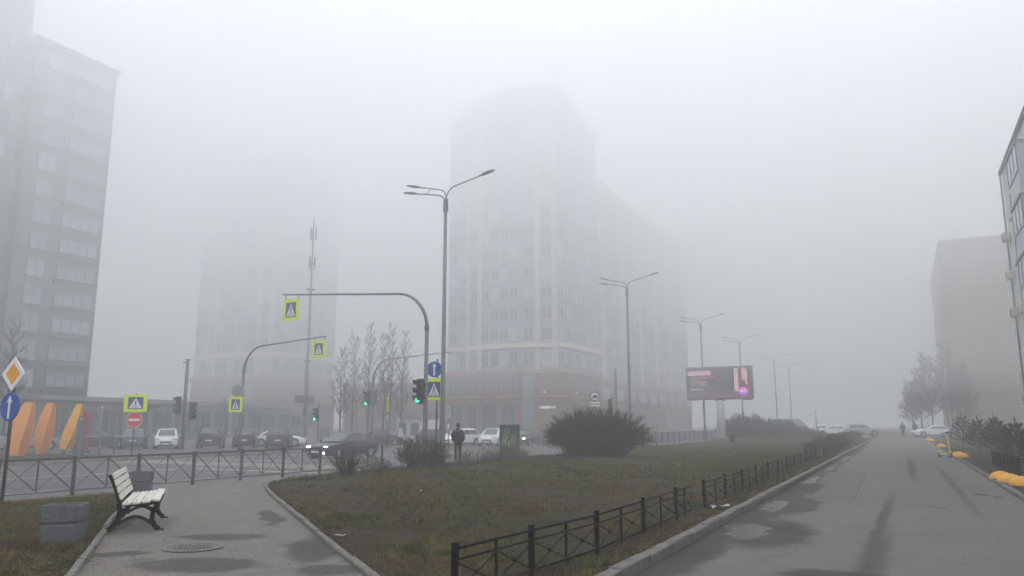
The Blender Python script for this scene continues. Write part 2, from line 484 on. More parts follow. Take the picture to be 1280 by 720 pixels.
strip_sheet('drive', -2.72, 2.17, -30, 104, 0.0, 'asphalt')
strip_sheet('parking_apron', -14, 45, 104, 132, 0.058, 'asphalt', 0.1)
strip_sheet('boulevard', -37.6, -19.27, -120, 500, -0.352, 'road')
strip_sheet('forecourt', -150, -40.2, 34, 101.5, -0.350, 'road')
strip_sheet('side_street', -40.3, -37.5, 60, 92, -0.348, 'road')

def irregular(cx, cy, rx, ry, rz=0.0, n=40, jag=0.22, seed=0):
    r = random.Random(seed)
    ph = [r.uniform(0, 6.28) for _ in range(5)]
    out = []
    for k in range(n):
        a = 2 * pi * k / n
        q = 1 + jag * (0.5 * sin(2 * a + ph[0]) + 0.4 * sin(3 * a + ph[1]) + 0.3 * sin(5 * a + ph[2]) + 0.2 * sin(9 * a + ph[3])) + r.uniform(-0.03, 0.03)
        x, y = rx * q * cos(a), ry * q * sin(a)
        out.append((cx + x * cos(rz) - y * sin(rz), cy + x * sin(rz) + y * cos(rz)))
    return out

def flat(name, poly, z, mat):
    return obj(name, MB().sheet(poly, z), mat, kind='structure')

# asphalt repairs and water on the drive
for pq in ([(-1.98, 18.6), (-1.05, 18.35), (-1.1, 22.6), (-1.9, 22.9)], [(-2.2, 23.2), (-1.12, 22.95), (-1.18, 29.4), (-2.35, 28.9)]):
    cx_, cy_ = sum(p[0] for p in pq) / 4, sum(p[1] for p in pq) / 4
    flat('patch_seam', [(cx_ + (x - cx_) * 1.05 + random.uniform(-.01, .01), cy_ + (y - cy_) * 1.02) for x, y in pq], 0.0045, 'seam')
    flat('asphalt_patch', pq, 0.008, 'patch')
# drive kerb, west side: single stones, the far ones joined
kerb = setting('kerb')
y = 2.0
k = 0
kst = []
while y < 48:
    ln = 1.0
    m = MB().cbox((0, 0, 0), (0.15, ln - 0.02, 0.3), 0.018)
    if k < 6:
        for i, v in enumerate(m.v):
            m.v[i] = (v[0] + random.uniform(-.004, .004), v[1], v[2] + random.uniform(-.006, .006))
        kst.append(mesh_of('kerb_stone', m, 'kerb'))
    o = obj('kerb_stone', kst[k % 6], None, kerb, loc=(-2.78 + random.uniform(-.012, .012), y + 0.5, -0.02 + random.uniform(-.008, .008)), rz=random.uniform(-.012, .012))
    y += ln; k += 1
m = MB()
for q in range(56): m.cbox((-2.78, y + 0.5 + q, -0.02), (0.15, 0.985, 0.3), 0.018)
o = obj('kerb_run', m, 'kerb', kerb); o['kind'] = 'stuff'
kerb2 = setting('low_kerb')
for q in range(34):
    obj('kerb_stone', kst[q % 6], None, kerb2, loc=(2.24 + random.uniform(-.01, .01), 12.5 + q, -0.075 + random.uniform(-.008, .008)), rz=random.uniform(-.01, .01))
m = MB()
for q in range(58): m.cbox((2.24, 46.5 + q, -0.07), (0.13, 0.985, 0.3), 0.018)
o = obj('kerb_run', m, 'kerb', kerb2); o['kind'] = 'stuff'
kerb3 = setting('road_kerb')
rk = mesh_of('kerb_stone', MB().cbox((0, 0, 0), (0.16, 1.96, 0.3), 0.02), 'rkerb')
for q in range(30): obj('kerb_stone', rk, None, kerb3, loc=(-19.2, 2 + q * 2, -0.325 + 0.0))
m = MB()
for q in range(60): m.cbox((-19.2, 62 + q * 2, -0.325), (0.16, 1.96, 0.3), 0.02)
for q in range(70): m.cbox((-37.68, -20 + q * 2, -0.34), (0.16, 1.96, 0.3), 0.02)
o = obj('kerb_run', m, 'rkerb', kerb3); o['kind'] = 'stuff'
# verge beyond the boulevard
vm = MB()
vm.box((-39, 20, -0.32), (2.4, 78, 0.26))
obj('verge', vm, 'ground', kind='structure')

# footpath from the drive to the crossing, following the ground
pathR = [(-2.9, 5.0), (-5.1, 6.87), (-6.04, 7.7), (-7.6, 9.05), (-10.2, 11.3), (-13.2, 13.95), (-14.6, 15.3), (-15.5, 16.6), (-16.6, 18.4), (-17.9, 21.5), (-18.6, 24)]
pathL = [(-3.0, 0.9), (-6.0, 3.9), (-7.8, 5.5), (-9.0, 6.55), (-11.7, 8.86), (-13.4, 10.45), (-14.71, 11.75), (-15.6, 12.75), (-16.5, 13.6), (-17.6, 14.2), (-18.9, 14.6)]
def sample(pl, n):
    d = [0]
    for a, b in zip(pl, pl[1:]): d.append(d[-1] + math.dist(a, b))
    out = []
    for k in range(n + 1):
        t = d[-1] * k / n
        for i in range(len(d) - 1):
            if t <= d[i + 1] + 1e-9:
                u = (t - d[i]) / (d[i + 1] - d[i]); a, b = pl[i], pl[i + 1]
                out.append((a[0] + (b[0] - a[0]) * u, a[1] + (b[1] - a[1]) * u)); break
    return out
NP, NQ = 60, 8
A_, B_ = sample(pathL, NP), sample(pathR, NP)
pm = MB()
for i in range(NP + 1):
    for j in range(NQ + 1):
        u = j / NQ
        x = A_[i][0] + (B_[i][0] - A_[i][0]) * u; yy = A_[i][1] + (B_[i][1] - A_[i][1]) * u
        pm.v.append((x, yy, gz(x) + 0.012))
for i in range(NP):
    for j in range(NQ):
        a = i * (NQ + 1) + j
        pm.f.append((a, a + 1, a + NQ + 2, a + NQ + 1))
obj('footpath', pm, 'path', kind='structure')
# pavement strip along the railing
sp = MB()
spx = [-19.12, -18.5, -17.9]
for yy in range(-30, 190, 4):
    for x in spx: sp.v.append((x, yy, gz(x) + 0.008))
for i in range(54):
    for j in range(2):
        a = i * 3 + j; sp.f.append((a, a + 1, a + 4, a + 3))
obj('pavement', sp, 'path', kind='structure')
flat('cross_path', [(-17.9, 35.2), (-12.3, 38.0), (-4.7, 41.9), (-3.0, 42.8), (-3.0, 43.8), (-4.7, 43.0), (-12.3, 39.0), (-17.9, 36.3)][::1], 0.062, 'path')
# damp patches and manhole on the footpath
PZ = 0.062
mh = thing('manhole_cover', 'round rusty iron manhole cover set in the footpath', 'manhole cover', (-8.1, 7.3, PZ + 0.002))
obj('rim', MB().lathe([(0.36, 0), (0.36, 0.012), (0.31, 0.012), (0.31, 0.006)], 32), 'manhole', mh)
m = MB().lathe([(0.305, 0), (0.305, 0.009)], 32)
for i in range(-4, 5):
    for j in range(-4, 5):
        if i * i + j * j < 17: m.box((i * 0.06, j * 0.06, 0.011), (0.035, 0.035, 0.006), 0.78)
obj('lid', m, 'manhole', mh)

pk = setting('path_kerb')
for pl, s in ((pathR, 1), (pathL, -1)):
    pts = sample(pl[:8] if s > 0 else pl[1:10], 14 if s > 0 else 15)
    for a, b in zip(pts, pts[1:]):
        ln = math.dist(a, b)
        x, yy = (a[0] + b[0]) / 2, (a[1] + b[1]) / 2
        m = MB().cbox((0, 0, 0), (ln - 0.015, 0.08, 0.16), 0.012)
        for i, v in enumerate(m.v): m.v[i] = (v[0], v[1] + random.uniform(-.004, .004), v[2] + random.uniform(-.006, .006))
        obj('kerb_stone', m, 'pkerb', pk, loc=(x, yy, gz(x) - 0.012 + random.uniform(-.012, .012)), rz=atan2(b[1] - a[1], b[0] - a[0]) + random.uniform(-.015, .015))

# road markings
mk = setting('road_markings')
for q in range(26):
    x = -19.9 - q * 0.68
    obj('stripe', MB().box((x, 28.8, -0.346), (0.36, 2.6, 0.006)), 'white_paint' if q % 2 == 0 else 'yellow_paint', mk)
for lane in (-22.6, -25.8, -31.4, -34.5):
    for q in range(12):
        if abs(q * 6 + 8 - 29) < 4.5: continue
        obj('lane_dash', MB().box((lane, q * 6 + 8, -0.346), (0.14, 2.4, 0.006)), 'white_paint', mk)
for x in (-28.5, -28.8):
    for (ya, yb) in ((-10, 25), (33, 62), (92, 160)):
        obj('centre_line', MB().box((x, (ya + yb) / 2, -0.346), (0.12, yb - ya, 0.006)), 'white_paint', mk)
obj('stop_line', MB().box((-24, 25.2, -0.346), (8.6, 0.4, 0.006)), 'white_paint', mk)
obj('stop_line', MB().box((-33, 32.4, -0.346), (8.0, 0.4, 0.006)), 'white_paint', mk)

# ------------------------------------------------------------------ buildings
MT['stone_red'] = pmat('red_granite_cladding', (0.165, 0.075, 0.062), 0.7, 0.15, 0.8)
MT['stone_pink'] = pmat('pink_ledge', (0.32, 0.18, 0.165), 0.7, 0.1, 1.0)
MT['cream'] = pmat('cream_render', (0.43, 0.40, 0.35), 0.85, 0.08, 0.4)
MT['cream_band'] = pmat('cream_cornice', (0.58, 0.53, 0.42), 0.85, 0.08, 0.6)
MT['tower_grey'] = pmat('grey_facade', (0.22, 0.23, 0.26), 0.8, 0.08, 0.3)
MT['wing_grey'] = pmat('blue_grey_facade', (0.22, 0.235, 0.27), 0.8, 0.08, 0.3)
MT['win_glass'] = pmat('window_glass', (0.075, 0.085, 0.10), 0.12, 0.25, 0.5)
MT['win_pale'] = pmat('window_glass_pale', (0.36, 0.39, 0.43), 0.18, 0.2, 0.6)
MT['win_mid'] = pmat('window_glass_mid', (0.29, 0.31, 0.34), 0.15, 0.25, 0.6)
MT['win_frame'] = pmat('window_frame', (0.5, 0.5, 0.5), 0.6, 0.06, 3)
MT['shop_glass'] = pmat('shop_glass', (0.035, 0.04, 0.048), 0.12, 0.3, 0.3)
MT['teal'] = pmat('teal_glazing', (0.15, 0.21, 0.22), 0.25, 0.2, 0.5)
MT['stone_beige'] = pmat('beige_stone', (0.135, 0.14, 0.15), 0.85, 0.14, 0.5)
MT['stone_dark'] = pmat('dark_podium', (0.15, 0.15, 0.16), 0.7, 0.15, 0.7)
MT['panel_beige'] = pmat('panel_wall', (0.28, 0.225, 0.18), 0.9, 0.16, 0.22, detail=6, col2=(0.33, 0.222, 0.185))
MT['panel_light'] = pmat('panel_wall_light', (0.62, 0.60, 0.54), 0.9, 0.08, 0.5, detail=6)
MT['loggia'] = pmat('loggia_panel', (0.52, 0.55, 0.60), 0.6, 0.1, 1.5)
MT['loggia_frame'] = pmat('loggia_frame', (0.2, 0.21, 0.24), 0.5, 0.1, 3)
MT['roof_dark'] = pmat('roof_felt', (0.07, 0.07, 0.075), 0.9, 0.2, 1)

def offs(poly, d):
    n = len(poly); out = []
    for i in range(n):
        a, b, c = Vector(poly[i - 1]).to_2d(), Vector(poly[i]).to_2d(), Vector(poly[(i + 1) % n]).to_2d()
        e1 = (b - a).normalized(); e2 = (c - b).normalized()
        n1 = Vector((e1.y, -e1.x)); n2 = Vector((e2.y, -e2.x))
        k = (n1 + n2)
        k = k / max(0.3, (1 + n1.dot(n2)))
        out.append((b.x + k.x * d, b.y + k.y * d))
    return out

WM = {}
def win_mesh(w, h, mull, frame_mat, pane_mat, sill=True):
    key = (round(w, 2), round(h, 2), mull, frame_mat, pane_mat, sill)
    if key not in WM:
        f = MB().ring(rect(0, 0, w, h), rect(0, 0, w - 0.16, h - 0.16), -0.11, 0.0)
        for q in range(mull):
            f.box((-w / 2 + w * (q + 1) / (mull + 1), -0.07, 0), (0.07, 0.06, h - 0.165))
        if sill: f.box((0, -0.13, -h / 2 - 0.055), (w + 0.2, 0.26, 0.1))
        p = MB().plate(rect(0, 0, w - 0.155, h - 0.155), -0.045, -0.006)
        WM[key] = (mesh_of('window', f, frame_mat), mesh_of('pane', p, pane_mat))
    return WM[key]

def put_window(root, a, b, t, z, w, h, mull=1, frame='win_frame', pane='win_glass', name='window', sill=True, out=0.0):
    fm, pm_ = win_mesh(w, h, mull, frame, pane, sill)
    dx, dy = b[0] - a[0], b[1] - a[1]
    L = math.hypot(dx, dy)
    nxn, nyn = dy / L, -dx / L
    o = obj(name, fm, None, root, loc=(a[0] + dx * t + nxn * out, a[1] + dy * t + nyn * out, z), rz=atan2(dy, dx))
    obj('pane', pm_, None, o)
    return o

# --- corner tower across the boulevard
GZ = -0.36
def tower(label, dx, dy, group=None, side=True, hh=53.0, fogrows=13):
    root = thing('apartment_tower', label, 'building', (dx, dy, GZ), 0, group)
    plan = [(-20.0, 0.6), (-16.0, 0.4), (-13.2, -0.9), (-6.6, -1.2), (-4.0, 0.0), (-1.2, 0.0), (0, 1.2), (0, 15.5), (-20.0, 15.5)]
    obj('podium', MB().prism(plan, 0, 9.2), 'stone_red', root)
    m = MB()
    m.prism(offs(plan, 0.35), 9.2, 9.75); m.prism(offs(plan, 0.22), 5.75, 6.05)
    obj('ledge', m, 'stone_pink', root)
    body = offs(plan, -0.25)
    obj('wall', MB().prism(body, 9.75, hh - 3.2), 'tower_grey' if side else 'tower_grey', root)
    m = MB().prism(offs(body, 0.45), 12.9, 13.6)
    obj('cornice', m, 'cream_band', root)
    obj('parapet', MB().prism(offs(body, 0.4), hh - 3.2, hh - 2.4), 'cream', root)
    obj('penthouse', MB().prism(offs(body, -1.6), hh - 2.4, hh + 1.2), 'tower_grey', root)
    # pale pilasters that run up the walls
    for (x, yy) in ((body[1][0], body[1][1]), (body[4][0], body[4][1]), (body[5][0], body[5][1]), (body[2][0], body[2][1])):
        obj('pilaster', MB().box((x, yy - 0.12, (9.75 + hh - 3.3) / 2), (0.8, 0.5, hh - 13.1)), 'cream', root)
    # windows of the storeys
    edges = [(0, 2, 1.3), (1, 1, 1.5), (2, 4, 1.35), (3, 1, 1.5), (4, 1, 1.8), (5, 1, 1.1)]
    if side: edges.append((6, 5, 1.5))
    for fl in range(fogrows):
        z = 11.35 if fl == 0 else 14.9 + (fl - 1) * 3.05
        h = 2.2 if fl == 0 else 1.9
        for (e, cols, w) in edges:
            a, b = body[e], body[e + 1]
            for c in range(cols):
                put_window(root, a, b, (c + 0.5) / cols, z, w, h, 1, 'win_frame', 'win_glass' if (fl * 3 + c + e) % 4 else 'win_pale', sill=False)
    # podium shopfronts and first-floor ribbon
    for (e, t, w) in ((0, 0.5, 2.6), (1, 0.5, 1.9), (2, 0.27, 2.6), (2, 0.76, 2.4), (6, 0.2, 2.6), (6, 0.5, 2.6), (6, 0.8, 2.6)):
        put_window(root, plan[e], plan[e + 1], t, 2.75, w, 4.4, 1, 'stone_dark', 'shop_glass', 'shopfront', sill=False)
        put_window(root, plan[e], plan[e + 1], t, 7.55, w, 1.7, 2, 'loggia_frame', 'win_glass', sill=False)
    put_window(root, plan[3], plan[4], 0.5, 4.5, 1.7, 8.4, 0, 'loggia_frame', 'teal', 'glazed_bay', sill=False)
    return root, plan

t1, plan1 = tower('grey apartment tower with red granite podium at the corner, tallest in the mist', -42.4, 102)
# shop lettering and lights on the podium corner
m = MB()
x0 = -3.2
r = random.Random(4)
# the lettering is too blurred to read: five strokes groups and two thin lines of small print
for q in range(5):
    x = -3.75 + q * 0.34
    m.box((x, -0.06, 4.3), (0.07, 0.06, 0.42)); m.box((x + 0.16, -0.06, 4.3), (0.06, 0.06, 0.40))
    m.box((x + 0.08, -0.06, 4.3 + (0.17 if q % 2 else -0.1)), (0.14, 0.06, 0.07))
MT['shop_light'] = emat('shop_light', (0.95, 0.93, 1.0), 0.22)
s_ = obj('shop_lettering', m, 'shop_light', t1)
m = MB(); m.box((-1.9 + .2, -0.05, 4.22), (0.9, 0.05, 0.08)); m.box((-1.75 + .2, -0.05, 4.45), (0.6, 0.05, 0.06))
obj('small_print', m, 'shop_light', t1)
obj('wall_light', MB().lathe([(0.03, 0), (0.16, 0.05), (0.16, 0.2), (0.02, 0.25)], 10, (-3.0, -0.16, 6.35)), 'shop_light', t1)
obj('wall_light', MB().lathe([(0.03, 0), (0.16, 0.05), (0.16, 0.2), (0.02, 0.25)], 10, (0.18, 4.2, 6.3)), 'shop_light', t1)

w1 = thing('apartment_block', 'long lower block running back from the corner tower, fading into mist', 'building', (-42.4, 117.5, GZ))
pw = [(-16, 0.02), (-0.6, 0.02), (-0.6, 62), (-16, 62)]
obj('podium', MB().prism(pw, 0, 8.6), 'stone_red', w1)
obj('ledge', MB().prism(offs(pw, 0.3), 8.6, 9.1), 'stone_pink', w1)
obj('wall', MB().prism(offs(pw, -0.3), 9.1, 42), 'wing_grey', w1)
obj('parapet', MB().prism(offs(pw, 0.15), 42, 42.8), 'cream', w1)
bw = offs(pw, -0.3)
for k in range(6):
    obj('pilaster', MB().box((bw[1][0], 3 + k * 10.5, 25.4), (0.7, 2.2, 32.4)), 'cream', w1)
for fl in range(9):
    for c in range(17):
        put_window(w1, bw[1], bw[2], (c + 0.5) / 17, 11 + fl * 3.05, 1.7, 1.9, 1, 'win_frame', 'win_glass' if (fl + c) % 3 else 'win_pale', sill=False)
for c in range(9):
    put_window(w1, pw[1], pw[2], (c + 0.5) / 9, 2.6, 4.2, 3.4, 2, 'stone_dark', 'shop_glass', 'shopfront', sill=False)
    put_window(w1, pw[1], pw[2], (c + 0.5) / 9, 6.7, 4.2, 1.7, 3, 'win_frame', 'win_pale', sill=False)

t2, plan2 = tower('pale tower block fading into mist behind the telecom mast', -104, 110, hh=47)
t2.scale = (1.13, 1.13, 1.13)
lk = thing('shop_arcade', 'two storey red granite arcade linking the two misty towers', 'building', (-92.5, 116, GZ))
pk_ = [(0, 0), (30.5, 0), (30.5, 12), (0, 12)]
obj('wall', MB().prism(pk_, 0, 8.8), 'stone_red', lk)
m = MB(); m.prism(offs(pk_, 0.3), 8.8, 9.3); m.prism(offs(pk_, 0.2), 5.5, 5.8)
obj('ledge', m, 'stone_pink', lk)
for c in range(7):
    put_window(lk, pk_[0], pk_[1], (c + 0.5) / 7, 2.6, 3.0, 3.6, 1, 'stone_dark', 'shop_glass', 'shopfront', sill=False)
    put_window(lk, pk_[0], pk_[1], (c + 0.5) / 7, 7.2, 3.0, 1.6, 2, 'loggia_frame', 'win_glass', sill=False)

# --- tower at the far left: flat wing and a taller round stair tower
lt = thing('stone_tower', 'tall beige stone apartment tower with a rounded end at the far left', 'building', (-79.6, 55.8, GZ))
pl_ = [(-16, -9.6), (0, -9.6), (0, 0), (-16, 0)]
obj('wall', MB().prism(pl_, 4.9, 42.2), 'stone_beige', lt)
obj('podium', MB().prism(offs(pl_, 0.25), 0, 4.9), 'stone_dark', lt)
obj('parapet', MB().prism(offs(pl_, 0.3), 42.2, 42.9), 'stone_beige', lt)
cyl = [(-5.0 + 6.0 * cos(2 * pi * k / 28), -14.2 + 6.0 * sin(2 * pi * k / 28)) for k in range(28)]
obj('round_end', MB().prism(cyl, 0, 48.5), 'stone_beige', lt)
obj('parapet', MB().prism(offs(cyl, 0.35), 48.5, 49.2), 'stone_beige', lt)
pl3 = [(-16, -52), (-0.8, -52), (-0.8, -19.5), (-16, -19.5)]
obj('wall', MB().prism(pl3, 0, 45), 'stone_beige', lt)
for fl in range(13):
    z = 6.6 + fl * 2.86
    put_window(lt, pl_[1], pl_[2], 0.26, z, 2.0, 1.9, 1, 'loggia_frame', 'win_mid' if fl % 4 else 'win_pale', sill=True)
    put_window(lt, pl_[1], pl_[2], 0.72, z, 4.4, 1.5, 3, 'loggia_frame', 'win_pale' if fl in (2, 5, 6, 9) else 'win_mid', sill=True)
    obj('balcony_slab', MB().box((0.14, -2.7, z - 1.2), (0.26, 4.9, 0.3)), 'stone_beige', lt)
    for k in range(4):
        i = [25, 27, 1, 3][k]
        a, b = cyl[i % 28], cyl[(i + 1) % 28]
        put_window(lt, a, b, 0.5, z, 1.1, 1.9, 0, 'loggia_frame', 'win_glass' if (fl + k) % 2 else 'win_pale', sill=False)
    if fl < 12:
        for c in range(5):
            put_window(lt, pl3[1], pl3[2], (c + 0.5) / 5, z, 2.6, 1.8, 1, 'loggia_frame', 'win_pale' if (fl + c) % 2 else 'win_glass', sill=False)
    for yy in (-8.9, -4.9): obj('pilaster', MB().box((0.12, yy, z), (0.24, 0.6, 2.84)), 'stone_beige', lt) if fl == 99 else None
sh = thing('low_pavilion', 'long low dark glazed shop row between the two left towers', 'building', (-84, 62, GZ), radians(12))
ps = [(-4, -14), (4, -14), (4, 34), (-4, 34)]
obj('wall', MB().prism(ps, 0, 4.4), 'stone_dark', sh)
obj('roof', MB().prism(offs(ps, 0.7), 4.4, 4.85), 'tower_grey', sh)
for c in range(12):
    put_window(sh, ps[1], ps[2], (c + 0.5) / 12, 2.1, 3.4, 3.0, 2, 'loggia_frame', 'shop_glass', 'shopfront', sill=False)

# --- panel block whose blank end wall closes the drive
pb = thing('panel_block', 'blank beige end wall of a nine storey panel block right of the drive', 'building', (3.6, 124, 0))
pp = [(3.3, -0.4), (30, 0), (30, 40), (3.3, 40)]
# shell of storey-high end panels, slightly uneven
obj('wall', MB().prism([(3.3, 0), (30, 0), (30, 40), (3.3, 40)], 0, 27.0), 'panel_beige', pb)
obj('parapet', MB().prism(offs([(3.3, 0), (30, 0), (30, 40), (3.3, 40)], 0.25), 27.0, 27.45), 'panel_beige', pb)
for fl in range(9):
    for c, (x0, x1) in enumerate(((3.32, 8.6), (8.63, 13.9), (13.93, 19.2), (19.23, 24.5), (24.53, 29.98))):
        obj('wall_panel', MB().box(((x0 + x1) / 2, -0.05 - random.uniform(0, 0.012), fl * 3 + 1.5), (x1 - x0, 0.1, 2.965)), 'panel_beige', pb)
    for x in (11.6, 14.6):
        put_window(pb, (0, -0.115), (30, -0.115), x / 30, fl * 3 + 1.75, 1.5, 1.5, 1, 'win_frame', 'win_glass', sill=True)

# --- near block at the right border with glazed loggias
nb = thing('brick_block', 'pale block with stacked glazed balconies cut off by the right border', 'building', (6.9, 56.0, 0))
pn = [(0, -40), (12, -40), (12, 0), (0, 0)]
obj('wall', MB().prism(pn, 0, 17.2), 'panel_light', nb)
obj('roof_edge', MB().prism(offs(pn, 0.18), 17.2, 17.4), 'roof_dark', nb)
for fl in range(6):
    z = -0.9 + fl * 2.75
    for (ya, yb) in ((-11.6, -8.0), (-19.5, -15.5), (-27.5, -23)):
        lg = obj('loggia', MB().box((-0.35, (ya + yb) / 2, z + 0.0 + 1.35), (0.7, yb - ya, 2.7)), 'loggia', nb)
        obj('slab', MB().box((-0.38, (ya + yb) / 2, z + 2.75), (0.84, yb - ya + 0.12, 0.12)), 'loggia_frame', lg)
        obj('glazing', MB().box((-0.715, (ya + yb) / 2, z + 1.95), (0.03, yb - ya - 0.16, 1.3)), 'win_pale', lg)
        m = MB()
        for q in range(4): m.box((-0.73, ya + 0.05 + (yb - ya - 0.1) * q / 3, z + 1.95), (0.05, 0.07, 1.34))
        m.box((-0.73, (ya + yb) / 2, z + 1.28), (0.06, yb - ya, 0.07))
        obj('mullion', m, 'loggia_frame', lg)
    for yy in (-3.6, -13.4): put_window(nb, (0, 0), (0, -40), -yy / 40, z + 1.5, 1.5, 1.5, 1, 'win_frame', 'win_glass')
for z in (13.0, 10.6, 8.3):
    ac = obj('air_conditioner', MB().cbox((-0.25, -0.55, z), (0.36, 0.75, 0.55), 0.03), 'panel_light', nb)
    obj('fan_grille', MB().lathe([(0.2, 0), (0.2, 0.02)], 16, (0, 0, 0)), 'loggia_frame', ac)
    c = ac.children[0]; c.rotation_euler = (0, radians(-90), 0); c.location = (-0.43, -0.6, z)
obj('downpipe', MB().tube([(-0.12, -0.12, 0.2), (-0.12, -0.12, 17.1)], 0.06, 8), 'galv', nb)

# ------------------------------------------------------------------ street lamps
lp = thing('street_lamp', 'tall grey street lamp beside the man waiting at the kerb', 'street lamp', (-18.3, 29.9, -0.16), 0, 'street lamps along the boulevard')
obj('pole', MB().tube([(0, 0, 0), (0, 0, 0.4), (0, 0, 1.6), (0, 0, 1.7), (0, 0, 11.6)], [0.14, 0.135, 0.13, 0.105, 0.075], 12), 'mast', lp, True)
obj('base_flange', MB().lathe([(0.22, 0), (0.22, 0.04), (0.15, 0.06), (0.15, 0.1)], 14), 'mast', lp)
obj('collar', MB().lathe([(0.1, 11.5), (0.125, 11.55), (0.125, 11.85), (0.1, 11.9), (0.115, 11.95), (0.115, 12.1), (0.08, 12.15)], 14), 'mast', lp)
def arm_curve(dirx, up, ln, rise, y=0.0, z0=12.1):
    # sprouts upright from the collar, bends and runs out
    p = []
    for k in range(9):
        a = k / 8 * radians(90) * 0.9
        p.append((dirx * up * (1 - cos(a)), y * k / 8, z0 + up * 1.25 * sin(a)))
    e = p[-1]
    p.append((dirx * ln, y, e[2] + rise))
    return p
def head_mesh():
    # flat streetlight head along +X: nose, body, gear box
    secs = [(0.0, 0.04, 0.03), (0.12, 0.06, 0.05), (0.22, 0.11, 0.07), (0.5, 0.14, 0.075), (0.72, 0.12, 0.055), (0.84, 0.05, 0.025)]
    m = MB(); n = 10
    for x, w, h in secs:
        for k in range(n):
            a = 2 * pi * k / n
            m.v.append((x, w * cos(a), h * sin(a) * (1.0 if sin(a) > 0 else 0.7)))
    for i in range(len(secs) - 1):
        for k in range(n): m.f.append((i * n + k, i * n + (k + 1) % n, (i + 1) * n + (k + 1) % n, (i + 1) * n + k))
    m.f.append(tuple(range(n - 1, -1, -1))); m.f.append(tuple(range((len(secs) - 1) * n, len(secs) * n)))
    return m
hm = mesh_of('lamp_head', head_mesh(), 'lamp_head', True)
for (dx, up, ln, rise, y, z0) in ((1, 0.55, 1.75, 0.30, 0.0, 12.0), (-1, 0.42, 1.45, 0.27, 0.10, 12.12), (-1, 0.25, 1.35, 0.22, -0.28, 11.95)):
    pts = arm_curve(dx, up, ln, rise, y, z0)
    obj('arm', MB().tube(pts, 0.032, 8), 'mast', lp, True)
    h = obj('lamp_head', hm, None, lp, loc=pts[-1])
    sl = (pts[-1][2] - pts[-2][2]) / abs(pts[-1][0] - pts[-2][0])
    h.rotation_euler = (0, -math.atan(sl) * 1.0, 0 if dx > 0 else pi)
obj('link_bar', MB().tube([(-0.9, 0.1, 12.75), (-0.9, -0.28, 12.43)], 0.018, 6), 'mast', lp)
for (Y, lab) in ((56.9, 'grey street lamp rising behind the big round bush'), (81.8, 'faded street lamp whose post passes behind the billboard on its left'),
                 (103.4, 'faint street lamp showing just over the right end of the billboard'), (134.4, 'very faint street lamp left of the van roof in the mist'),
                 (153.1, 'faintest and farthest street lamp above the van bonnet')):
    dup(lp, (-18.3 if Y < 100 else -18.2, Y, -0.16), 0, lab)

# ------------------------------------------------------------------ signs
def crossing_plate(parent, w, h, cz):
    """lime bordered pedestrian crossing sign, facing -Y, centred on (0, cz)"""
    b = obj('sign_board', MB().ring(rect(0, cz, w, h), rect(0, cz, w * 0.66, h * 0.70), -0.02, 0.02), 'lime', parent)
    obj('blue_field', MB().plate(rect(0, cz, w * 0.655, h * 0.695), -0.014, 0.012), 'sign_navy', b)
    obj('back_sheet', MB().plate(rect(0, cz, w * 0.98, h * 0.98), 0.021, 0.026), 'sign_back', b)
    t = h * 0.29
    obj('white_triangle', MB().plate([(-w * 0.28, cz - t), (w * 0.28, cz - t), (0, cz + t)], -0.018, -0.0145), 'sign_white', b)
    m = MB()
    k = h * 0.9
    # walking figure and the crossing stripes under it
    m.disc(0.005 * k, cz + 0.135 * k, 0.035 * k, -0.022, -0.0185, 10)
    def limb(x0, z0, x1, z1, wd):
        d = Vector((x1 - x0, z1 - z0)); nrm = Vector((-d.y, d.x)).normalized() * wd / 2
        m.plate([(x0 - nrm.x, z0 - nrm.y), (x0 + nrm.x, z0 + nrm.y), (x1 + nrm.x, z1 + nrm.y), (x1 - nrm.x, z1 - nrm.y)][::-1], -0.022, -0.0185)
    limb(0.0, cz + 0.11 * k, -0.012 * k, cz - 0.05 * k, 0.055 * k)
    limb(-0.005 * k, cz - 0.04 * k, 0.075 * k, cz - 0.22 * k, 0.035 * k)
    limb(-0.012 * k, cz - 0.04 * k, -0.07 * k, cz - 0.22 * k, 0.035 * k)
    limb(0.0, cz + 0.08 * k, 0.07 * k, cz - 0.0 * k, 0.025 * k)
    limb(0.0, cz + 0.08 * k, -0.06 * k, cz + 0.0 * k, 0.025 * k)
    for q in (-0.16, 0.0, 0.16):
        m.plate([((q - 0.03) * k, cz - 0.285 * k), ((q + 0.03) * k, cz - 0.285 * k), ((q * 0.8 + 0.022) * k, cz - 0.235 * k), ((q * 0.8 - 0.022) * k, cz - 0.235 * k)], -0.022, -0.0185)
    obj('walking_figure', m, 'sign_black', b)
    return b
def round_ring(parent, cz, r, rim_mat, field_mat, name='round_board'):
    o = obj(name, MB().disc(0, cz, r, -0.012, 0.012), rim_mat, parent)
    obj('field', MB().disc(0, cz, r * 0.93, -0.017, -0.0125), field_mat, o)
    obj('back_sheet', MB().disc(0, cz, r * 0.98, 0.0125, 0.016), 'sign_back', o)
    return o
def up_arrow(parent, cz, r):
    m = MB()
    m.plate([(-0.11 * r, cz - 0.8 * r), (0.11 * r, cz - 0.8 * r), (0.11 * r, cz + 0.36 * r), (0.3 * r, cz + 0.28 * r), (0, cz + 0.82 * r), (-0.3 * r, cz + 0.28 * r), (-0.11 * r, cz + 0.36 * r)], -0.022, -0.018)
    obj('white_arrow', m, 'sign_white', parent)

